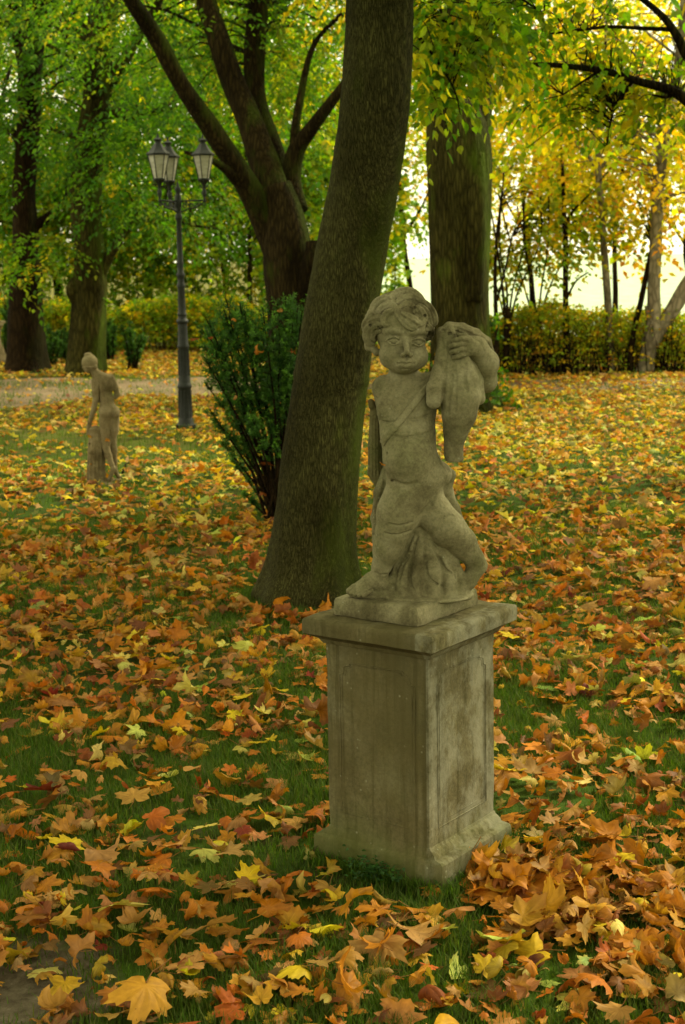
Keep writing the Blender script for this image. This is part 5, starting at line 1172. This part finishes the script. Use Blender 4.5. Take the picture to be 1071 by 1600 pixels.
# ------------------------------------------------------------------ shrubs and hedges
def leafy_hedge(name, label, edge, height, depth, n, names, probs, stems, seed, leaf=.05, htop=None):
    """edge: front ground line as world points; leaves fill a rounded band behind it"""
    rg = np.random.default_rng(seed); E_ = smooth_path(np.array(edge), 60); root = empty(name, (E_[30][0], E_[30][1], 0), label, 'hedge')
    i = rg.integers(0, 59, n); t = rg.random((n, 1)); B = E_[i] * (1 - t) + E_[i + 1] * t; z = rg.random(n) ** .8; dp = rg.random(n)
    hloc = height * (1 + .16 * snoise(B[:, 0], B[:, 1], 0, .5, seed) + .07 * snoise(B[:, 0], B[:, 1], 0, 2.2, seed + 1))
    P_ = B + np.stack([rg.normal(0, .03, n), dp * depth * (1 - .3 * z) + .1 * z - .05 * snoise(B[:, 0], z, 0, 1.3, 3), .03 + z * hloc], 1)
    keep = (snoise(P_[:, 0], P_[:, 1], P_[:, 2], .9, seed + 2) > -.75) & (rg.random(n) < .35 + .65 * z ** .5); P_ = P_[keep]
    lv_ = Leaves(); out = rg.normal(size=P_.shape) * [1, .6, .3] + [0, -.3, .5]
    sprays(lv_, rg, P_, out, 5, .16, leaf, leaf * .34, pal(rg, names, probs, len(P_)), .1, .4, .4); lv_.build('foliage', root)
    mb = MB()
    for _ in range(stems):
        k_ = rg.integers(0, 59); b_ = E_[k_] + [rg.normal(0, .05), rg.uniform(0, depth * .7), 0]; h2 = height * rg.uniform(.6, 1.08); ln = rg.normal(0, .13, 2)
        mb.tube(smooth_path([b_, b_ + [ln[0] * .4, ln[1] * .4, h2 * .5], b_ + [ln[0], ln[1], h2]], 6), np.linspace(.009, .003, 6), 5, False)
    mb.build('stems', M['bark_brown'], root); return root
leafy_hedge('hedge', 'loose knee-high hedge of bronze and green shoots along the right', [gnd(735, 588), gnd(820, 588), gnd(900, 587), gnd(1000, 585), gnd(1100, 584), gnd(1300, 582)], .74, 1.3, 6500, ['olive', 'lime', 'bronze', 'orange', 'yellow', 'gold'], [.30, .34, .07, .01, .18, .10], 520, 61, .06)
leafy_hedge('yellow_hedge', 'tall hedge of yellow autumn shrubs beyond the path at the left', [gnd(-120, 552), gnd(60, 552), gnd(180, 552), gnd(300, 551), gnd(450, 550), gnd(600, 549)], .85, 2.0, 7000, ['yellow', 'gold', 'lime', 'olive', 'fresh'], [.16, .10, .28, .3, .16], 200, 62, .09)
leafy_hedge('green_thicket', 'bright green thicket rising behind the yellow shrubs', [gnd(-200, 530), gnd(0, 530), gnd(200, 530), gnd(400, 529), gnd(640, 528)], 3.4, 2.5, 9000, ['fresh', 'lime', 'olive', 'mid', 'yellow'], [.3, .28, .2, .1, .12], 120, 63, .15)

def yew(name, label, base, tips, seed, needle=.022, shoots=26, stem_r=.011, group=None, leaves_on=True):
    """stems fan up from the base; dense needle plumes along their upper part"""
    rg = np.random.default_rng(seed); base = np.array(base); root = empty(name, (base[0], base[1], 0), label, 'shrub', group); lv_ = Leaves(); mb = MB()
    for tip, bare in tips:
        tip = np.array(tip); a = base + [rg.normal(0, .035), rg.normal(0, .035), 0]; mid = a * .5 + tip * .5 + np.array([(a[0] - tip[0]) * .10, 0, -.03]) + rg.normal(0, .02, 3)
        P_ = smooth_path([a, mid, tip], 22); mb.tube(P_, np.linspace(stem_r, stem_r * .3, 22), 6, False)
        H = np.linalg.norm(tip - base)
        for s_ in range(int(shoots * (1 - bare) * 2)):
            t_ = bare + (1 - bare) * rg.random() ** .75; q = P_[min(21, int(t_ * 21))]
            dirv = np.array([rg.normal(0, .6), rg.normal(0, .6), rg.uniform(.15, 1.0)]); dirv /= np.linalg.norm(dirv); L = H * rg.uniform(.05, .11) * (1.15 - .3 * t_)
            n = int(15 + L / needle * 6); tt = rg.random(n)[:, None]; c = q + dirv * L * tt; c[:, 2] += .1 * L * tt[:, 0] ** 2
            d_ = rg.normal(size=(n, 3)); d_ -= (d_ @ dirv)[:, None] * dirv * .8; d_ = d_ / np.linalg.norm(d_, axis=1, keepdims=True) + dirv * .7
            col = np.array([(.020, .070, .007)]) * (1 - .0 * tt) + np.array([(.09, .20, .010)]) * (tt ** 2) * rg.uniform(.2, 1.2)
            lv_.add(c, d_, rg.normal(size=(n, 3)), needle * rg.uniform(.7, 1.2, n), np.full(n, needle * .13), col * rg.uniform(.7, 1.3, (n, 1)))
            if s_ % 4 == 0: mb.tube(np.array([q, q + dirv * L]), [.0025, .0012], 4, False)
    mb.build('stems', M['bark_brown'], root); lv_.build('needles', root, M['needle'], .05); return root
rg = np.random.default_rng(71); Yy = gnd(438, 812)[1]; tips = []
for i in range(34):
    u_ = rg.uniform(310, 500); edge = abs((u_ - 410) / 95); v_ = rg.uniform(462, 520) + 34 * max(0, -(u_ - 355) / 50) + 20 * (rg.random() < .3)
    tips.append((at(u_, v_, Yy + rg.normal(0, .22)), rg.uniform(.48, .62)))
for u_, v_, b_ in [(318, 555, .55), (322, 600, .6), (328, 640, .6), (340, 660, .55), (350, 600, .55), (380, 590, .5), (400, 600, .6), (430, 580, .5), (365, 720, .6), (385, 690, .6), (330, 530, .5), (470, 560, .5), (480, 590, .55), (450, 610, .6), (360, 640, .6), (395, 655, .65), (420, 660, .65), (380, 770, .6), (346, 690, .7)]:
    tips.append((at(u_, v_, Yy + rg.normal(0, .15)), b_))
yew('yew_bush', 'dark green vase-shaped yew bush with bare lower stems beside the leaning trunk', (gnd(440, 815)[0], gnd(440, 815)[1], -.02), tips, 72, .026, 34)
def small_yew(u_, v_, wpx, hpx, label, seed, ns=16):
    rg = np.random.default_rng(seed); b_ = gnd(u_, v_); Y_ = b_[1]; tips = []
    for i in range(ns):
        du = rg.uniform(-.5, .5) * wpx; tips.append((at(u_ + du, v_ - hpx * rg.uniform(.55, 1.0) * (1 - .25 * abs(du) / wpx), Y_ + rg.normal(0, .12)), rg.uniform(.2, .4)))
    yew('small_yew', label, (b_[0], b_[1], -.02), tips, seed, .045, 13, .014, group='small dark yews beyond the path')
small_yew(208, 580, 44, 90, 'narrow dark yew bush standing alone beyond the path, left of the lamp post', 81)
small_yew(78, 572, 40, 68, 'dark rounded yew between the two left tree trunks', 82)
small_yew(100, 566, 34, 58, 'low dark green bush touching the mossy tree on its left', 83)
small_yew(14, 566, 26, 120, 'tall dark green bush at the left edge beside the stone urn', 84)
small_yew(172, 566, 26, 70, 'low dark bush close right of the mossy tree', 86)
small_yew(726, 618, 90, 145, 'dark green yew with orange leaves behind the child statue, before the thick trunk', 85, 30)

# coloured leaves caught in the yew, each a thing of its own
rg = np.random.default_rng(91)
for (u_, v_, cn, st_, sz, wh) in [(402, 552, 'orange', 'curled', .04, 'middle of the yew bush'), (440, 488, 'tan', 'curled', .045, 'top of the yew bush'), (366, 502, 'orange', 'curled', .035, 'upper left of the yew bush'), (305, 532, 'rust red', 'curled', .035, 'left tip of the yew bush'),
                              (420, 728, 'rust red', 'cupped', .055, 'low among the bare yew stems'), (368, 625, 'tan', 'curled', .035, 'left side of the yew bush'), (458, 552, 'rust red', 'curled', .04, 'right side of the yew bush'), (332, 530, 'rust red', 'curled', .03, 'outer left sprays of the yew bush'),
                              (405, 712, 'yellow', 'cupped', .04, 'lower stems of the yew bush'), (412, 775, 'rust red', 'cupped', .05, 'foot of the yew stems')]:
    perched(at(u_, v_, Yy - .32 if v_ < 640 else Yy - .12), cn, st_, sz, f'{cn} {st_} maple leaf caught in the {wh}')
# ------------------------------------------------------------------ the lamp post
LP = gnd(291, 668); s = LP[1] / F_PX
lamp = empty('street_lamp', (LP[0], LP[1], 0), 'black cast iron lamp post with three frosted lanterns at the lawn edge', 'street lamp')
def hz_(v_): return at(285, v_, LP[1])[2]
prof = [(674, 14.5), (666, 14.5), (664, 13), (661, 12.5), (659, 11.6), (655, 11.6), (653, 10.4), (608, 9.6), (606, 11.2), (603, 11.6), (600, 10.4), (597, 9.2), (590, 9.4), (588, 8.6), (545, 7.9), (543, 9.0), (540, 9.2), (537, 8.0), (520, 7.6), (506, 7.3), (504, 9.4), (501, 9.6), (498, 7.2), (494, 6.2), (491, 7.6), (488, 6.2), (480, 5.9), (452, 5.4), (448, 6.6), (445, 6.6), (442, 5.2), (434, 5.0), (431, 6.6), (428, 6.6), (425, 4.9), (414, 4.7), (411, 5.4), (408, 4.6), (345, 3.7), (342, 5.4), (338, 5.6), (334, 4.2), (326, 4.0), (322, 5.2), (308, 5.2), (304, 3.6), (300, 3.2), (297, 4.6), (294, 4.2), (291, 2.4), (287, 1.6), (282, .5)]
mb = MB(); mb.lathe((LP[0], LP[1], 0), [(r_ * s, hz_(v_)) for v_, r_ in prof], 20)
mb.lathe((LP[0], LP[1], 0), [(17 * s, -.02), (17 * s, .03), (15 * s, .035), (14 * s, .03)], 8, .39)
for k in range(12):
    a = k * math.pi / 6
    for v0, v1, r0, r1 in ((652, 609, 10.4, 9.7), (587, 546, 8.6, 7.9)):
        mb.tube([(LP[0] + math.cos(a) * r0 * s, LP[1] + math.sin(a) * r0 * s, hz_(v0)), (LP[0] + math.cos(a) * r1 * s, LP[1] + math.sin(a) * r1 * s, hz_(v1))], .9 * s, 5)
mb.build('post', M['iron'], lamp); lamp.children[-1].modifiers.new('edges', 'EDGE_SPLIT').split_angle = R(40)
RA = 41 * s; zt = hz_(314)
def spiral(c, ax, r0, turns, flip=1, n=20):
    t = np.linspace(0, 1, n); a = t * turns * 6.283 * flip; r_ = r0 * (1 - .8 * t)
    return np.stack([c[0] + ax[0] * r_ * np.cos(a), c[1] + ax[1] * r_ * np.cos(a), c[2] + r_ * np.sin(a)], 1)
for k, deg in enumerate((-6, 114, 234)):
    dx, dy = math.cos(R(deg)), math.sin(R(deg)); e_ = (LP[0] + dx * RA, LP[1] + dy * RA)
    mb = MB(); mb.tube([(LP[0] + dx * 3 * s, LP[1] + dy * 3 * s, zt), (*e_, zt)], 1.3 * s, 8)
    mb.tube(smooth_path([(LP[0] + dx * 4 * s, LP[1] + dy * 4 * s, zt - 17 * s), (LP[0] + dx * 16 * s, LP[1] + dy * 16 * s, zt - 12 * s), (LP[0] + dx * 28 * s, LP[1] + dy * 28 * s, zt - 10 * s), (*e_, zt - 1 * s)], 14), 1.1 * s, 6)
    for q_, r0, fl in ((11, 5.5, 1), (21, 4.6, -1), (30, 3.8, 1), (40, 3.6, -1)):
        mb.tube(spiral((LP[0] + dx * q_ * s, LP[1] + dy * q_ * s, zt - (7 if q_ < 38 else 5) * s), (dx, dy), r0 * s, 1.4, fl), .8 * s, 5, False)
    br = mb.build('bracket', M['iron'], lamp)
    lan = MB(); z0 = zt
    lan.lathe((*e_, 0), [(1.2 * s, z0 - 3 * s), (2.6 * s, z0 - 2 * s), (2.2 * s, z0 + 1 * s), (1.6 * s, z0 + 4 * s), (3.4 * s, z0 + 8 * s), (3.6 * s, z0 + 13 * s), (1.9 * s, z0 + 17 * s), (2.4 * s, z0 + 20 * s), (3.0 * s, z0 + 24 * s), (6.4 * s, z0 + 28 * s), (9.4 * s, z0 + 30.5 * s), (9.6 * s, z0 + 32.5 * s), (8.4 * s, z0 + 33 * s)], 10)
    for a in range(4):
        th = a * math.pi / 2; cx_, cy_ = math.cos(th), math.sin(th)
        lan.tube(smooth_path([(e_[0] + cx_ * 1.5 * s, e_[1] + cy_ * 1.5 * s, z0 + 18 * s), (e_[0] + cx_ * 6 * s, e_[1] + cy_ * 6 * s, z0 + 22 * s), (e_[0] + cx_ * 8.5 * s, e_[1] + cy_ * 8.5 * s, z0 + 31 * s)], 7), .7 * s, 5)
    g0, g1 = z0 + 33 * s, z0 + 68 * s; rb, rt = 8.2 * s, 16.0 * s
    for a in range(6):
        th = a * math.pi / 3 + .3 + k; lan.tube([(e_[0] + math.cos(th) * rb, e_[1] + math.sin(th) * rb, g0), (e_[0] + math.cos(th) * rt, e_[1] + math.sin(th) * rt, g1)], .75 * s, 5)
    lan.build('lantern_frame', M['iron'], br, origin=None)
    mb = MB(); mb.lathe((*e_, 0), [(rb * .97, g0), (rt * .97, g1)], 6, .3 + k); mb.build('lantern_glass', M['glass'], br, smooth=False)
    mb = MB(); mb.lathe((*e_, 0), [(rt * 1.02, g1 - 1.5 * s), (rt * 1.13, g1 - 1 * s), (rt * 1.15, g1 + 1.2 * s), (rt * 1.02, g1 + 2.6 * s), (rt * .78, g1 + 6 * s), (rt * .55, g1 + 11 * s), (rt * .36, g1 + 16 * s)], 6, .3 + k)
    mb.lathe((*e_, 0), [(rt * .30, g1 + 14 * s), (rt * .26, g1 + 19 * s), (rt * .40, g1 + 20.5 * s), (rt * .42, g1 + 22 * s), (rt * .26, g1 + 23.5 * s), (rt * .12, g1 + 25 * s), (rt * .07, g1 + 29 * s), (rt * .02, g1 + 31 * s)], 10)
    rf = mb.build('lantern_roof', M['iron'], br, smooth=False)

# ------------------------------------------------------------------ the woman statue, seen from behind
WY = gnd(160, 755)[1]; WS = WY / F_PX; WM = (160, 655)
wom = empty('woman_statue', (gnd(158, 755)[0], WY, 0), 'brownish stone statue of a nude woman seen from behind, leaning on a draped stump', 'statue')
wf = Field((122, 542, -26), (198, 764, 26), .55)
wf.ell((164, 603, 0), (14.5, 16, 8), 5)                      # ribcage
wf.cap((149.5, 595, 0), (173, 590.5, 2), 6.2, 5.6, 5)        # shoulders
wf.ell((157, 601, -3), (8, 9, 5), 5); wf.ell((170, 600, -3), (6, 9, 5), 4)   # shoulder blades
wf.ell((166.5, 624, 0), (12, 12, 7), 5)                    # waist
wf.ell((169, 641, 0), (14.8, 13, 10.5), 6)                   # hips
wf.ell((167, 645, -6), (10.5, 10.5, 9), 2.5); wf.ell((181.5, 644.5, -3), (6.6, 10, 9), 1.6)     # buttocks
wf.chain([(176.8, 636, -11, .6), (177.6, 645, -12, 1.9), (177.2, 654, -10, 1.5)], 2, carve=True)
wf.chain([(162.5, 598, -8.5, .8), (166, 612, -8.5, .9), (171, 630, -9.8, .9)], 3.5, carve=True)   # spine
wf.chain([(150.5, 586, 0, 4.6), (147.5, 578, -1, 4.3)], 4); wf.cap((160, 593, 0), (148, 580, -1), 7.5, 5.5, 6); wf.cap((166, 592, 0), (154, 588, 0), 6, 6, 6)   # neck
# left arm hanging, resting on the stump
wf.chain([(149, 598, -1, 6.0), (150, 612, -2, 5.6), (150.5, 625, -3, 4.9)], 2.5)
wf.chain([(150.5, 625, -3, 4.8), (147, 640, -3, 4.4), (141.5, 658, -3, 3.3)], 1.8); wf.chain([(141.5, 658, -3, 3.2), (139.5, 668, -2, 3.6), (138, 677, -1, 2.2)], 2)
for q_ in (-1.6, 0, 1.7): wf.chain([(139.5 + q_, 670, -4.5, 1.3), (138 + q_, 679, -4, 1.0)], .6)
# right arm bent forward
wf.chain([(176, 595, 2, 5), (180.5, 606, 3, 4.6), (183, 617, 4, 4.4), (181, 621, 1, 3.4)], 2)
# legs: the right one carries, the left crosses behind with the heel raised
wf.chain([(179, 656, 1, 8.2), (178, 672, 2, 7.4), (176, 688, 3, 5.6), (178, 704, 3, 5.4), (179.5, 722, 4, 3.6), (180, 738, 5, 3.6), (185, 747, 7, 3.0), (190, 749, 9, 2.2)], 3)
wf.chain([(165.5, 655, -2, 10.5), (165.5, 672, -3, 8.8), (166, 690, -4, 6.8), (167, 698, -6, 6.2)], 3)
wf.chain([(167, 698, -6, 6.0), (171, 711, -8, 5.6), (176, 724, -9, 4.0), (178.5, 731, -9, 3.6)], 1.8); wf.ell((179, 731, -9, ), (4, 4.5, 4), 1.5)
wf.chain([(178, 733, -9, 3.5), (175.5, 740, -8, 3.3), (172.5, 748, -7, 2.8), (171, 752, -6, 2.2)], 1.5)
wf.chain(wf.on([(156.5, 602, .8), (157, 615, 1.3), (156, 628, 1.5), (153.5, 640, 1.2)], 0), 1.5, carve=True)
wf.chain(wf.on([(173, 662, .8), (173, 680, 1.6), (171, 695, 1.4)], 0), 1.5, carve=True)
figw = figure(wf, 'body', M['woman'], wom, WY, WS, WM, .5, 14)
hw = Field((124, 542, -26), (162, 592, 26), .45)
hw.ell((141, 566.5, 0), (12, 11.5, 12), 2); hw.ell((139.5, 576, 3), (7.5, 8, 8), 3); hw.ell((138.5, 555, 0), (6.5, 3.6, 6), 1.5); hw.ell((134.5, 577, 3), (3.8, 4.5, 4), 2)
hw.ell((149, 573, -5), (4.6, 4.4, 5), 1.2)
for i in range(13):
    a_ = -1.2 + i * .2; P_ = [(141 + 11.6 * math.sin(a_) * math.cos(e_), 566.5 - 11 * math.sin(e_), -11.6 * math.cos(a_) * math.cos(e_), 1.5) for e_ in np.linspace(1.3, -.45, 9)]; hw.chain(P_, .7)
hw.chain([(129.8, 570, -3, 1.4), (136, 573.5, -10.5, 1.6), (144, 573.5, -11.4, 1.6), (152, 571, -6, 1.4)], .6); hw.chain([(130, 574, -3, 1.2), (137, 577, -9, 1.3), (145, 577, -9.5, 1.3), (151, 575, -6, 1.2)], .6)
for i in range(5): hw.chain([(134 + 5.4 * math.cos(t + i), 552.5 + 1.2 * math.sin(2 * t + i), -5.2 * math.sin(t + i), .9) for t in np.linspace(0, 2, 5)], .5) if i < 0 else None
figure(hw, 'head', M['woman'], wom, WY, WS, WM, .3, 15)
dw = Field((124, 660, -26), (198, 764, 26), .55)
dw.chain([(150.5, 676, 0, 9), (151, 700, 0, 11), (151, 730, 0, 12.5), (152, 756, 0, 14)], 4); dw.ell((150, 670, -1), (9, 5, 9), 3)
for u0, u1, r0 in [(143, 138.5, 2.4), (146, 143, 1.9), (149.5, 149.5, 2.3), (153.5, 155, 1.8), (157, 160, 2.4), (160, 164.5, 2.0)]:
    pts = [(u0, 670, 0), ((u0 * .4 + u1 * .6), 705, 0), (u1, 752, 0)]
    dw.chain([(p_[0], p_[1], dw.surf(p_[0], p_[1], .2), r0) for p_ in smooth_path(pts, 9)], 1.8)
dw.chain([(146, 690, dw.surf(146, 690) - 1, 2.2), (147.5, 702, dw.surf(147.5, 702) - 1, 2.6), (150, 712, dw.surf(150, 712) - .5, 1.6)], 1.2)
dw.ell((142, 693, dw.surf(142, 693)), (1.8, 2.4, 3), 1, carve=True); dw.ell((147.5, 709, dw.surf(147.5, 709)), (1.8, 2.2, 3), 1, carve=True)
dw.ell((160, 757, 0), (30, 5, 15), 3); dw.ell((152, 756, -4), (18, 5, 14), 3); dw.chain([(160, 752, -3, 4), (174, 751, -2, 4), (187, 752, 2, 3)], 3)
figure(dw, 'draped_stump', M['woman'], wom, WY, WS, WM, .8, 16)
for (u_, v_, cn, wh) in [(168.5, 691, 'orange', 'behind the knees of the woman statue'), (142, 726, 'orange', 'on the lower drape of the woman statue'), (141.5, 684, 'amber', 'near the hand of the woman statue')]:
    perched(at(u_, v_, WY - .062), cn, 'curled', .022, f'small {cn} leaf caught {wh}')

# stone urn pedestal cut by the left edge
UP = gnd(-12, 570); s = UP[1] / F_PX
urn = empty('stone_urn', (UP[0], UP[1], 0), 'worn stone urn on a stepped foot cut off by the left edge beyond the path', 'urn')
mb = MB(); mb.lathe((UP[0], UP[1], 0), [(25 * s, -.02), (25 * s, 12 * s), (22 * s, 17 * s), (20 * s, 24 * s), (16 * s, 34 * s), (15 * s, 42 * s), (16.5 * s, 52 * s), (18 * s, 58 * s), (20.5 * s, 60 * s), (21 * s, 63 * s), (19 * s, 64 * s), (14 * s, 62 * s)], 14); mb.build('body', M['woman'], urn)
mb = MB(); mb.lathe((UP[0], UP[1], 0), [(24 * s, 63 * s), (25 * s, 64 * s), (25 * s, 67 * s), (20 * s, 68 * s)], 4, .4); mb.build('cap', M['woman'], urn, smooth=False)
# fallen twigs
rg = np.random.default_rng(5)
for (u0, v0, u1, v1, lab) in [(192, 745, 203, 733, 'short dark twig on the leaves beside the foot of the woman statue')]:
    a, b_ = gnd(u0, v0) + [0, 0, .03], gnd(u1, v1) + [0, 0, .05]; mb = MB(); mb.tube(smooth_path([a, (a + b_) / 2 + [0, 0, .03], b_], 8), np.linspace(.01, .005, 8), 6)
    tag(mb.build('twig', M['bark_brown'], None, origin=a), lab, 'twig')


# unseen tree added behind the viewer, its crown blocking light from the statue
rg = np.random.default_rng(1501); sh = empty('added_shade_tree', (-2.6, -2.2, 0), 'unseen broad tree added behind the viewpoint to shade the statue', 'tree'); mb = MB()
P_ = smooth_path([(-2.6, -2.2, -.05), (-2.55, -2.2, 1.5), (-2.4, -2.1, 3.5), (-2.1, -1.8, 6.0)], 40); wood(mb, P_, np.linspace(.30, .14, 40), 30, .05, .3, 4, 7); mb.build('trunk', M['bark'], sh)
lv_ = Leaves(); T = crown(lv_, rg, (-1.2, -1.0, 6.4), (5.6, 4.6, 2.4), 1500, gap=-.4, gscale=.22, zmin=4.0, n_leaf=9, length=.8, leaf_L=.20, leaf_W=.075, **md_)
mb = MB(); twigs_to(mb, P_[22:], T, rg, .03, 120); mb.build('twigs', M['bark'], sh); lv_.build('crown', sh)

# small creeping weed at the front corner of the pedestal
rg = np.random.default_rng(1601); wc = gnd(610, 1378); weed = empty('creeping_weed', (wc[0], wc[1], 0), 'small round-leaved green weed growing at the front foot of the pedestal', 'weed'); lv_ = Leaves(); mb = MB()
for i in range(46):
    p_ = gnd(rg.uniform(556, 668), 1372 + rg.normal(0, 9)); q_ = p_ + [rg.normal(0, .02), rg.normal(0, .02), rg.uniform(.015, .05)]; mb.tube([p_ - [0, 0, .01], q_], [.0012, .0008], 4, False)
    k = 7; lv_.add(q_ + rg.normal(0, .010, (k, 3)), rg.normal(size=(k, 3)) * [1, 1, .3], rg.normal(0, .35, (k, 3)) + [0, 0, 1], rg.uniform(.010, .018, k), rg.uniform(.005, .008, k), np.tile([.05, .13, .03], (k, 1)) * rg.uniform(.6, 1.3, (k, 1)))
tag(lv_.build('leaves', weed), kind='stuff'); weed['kind'] = 'stuff'
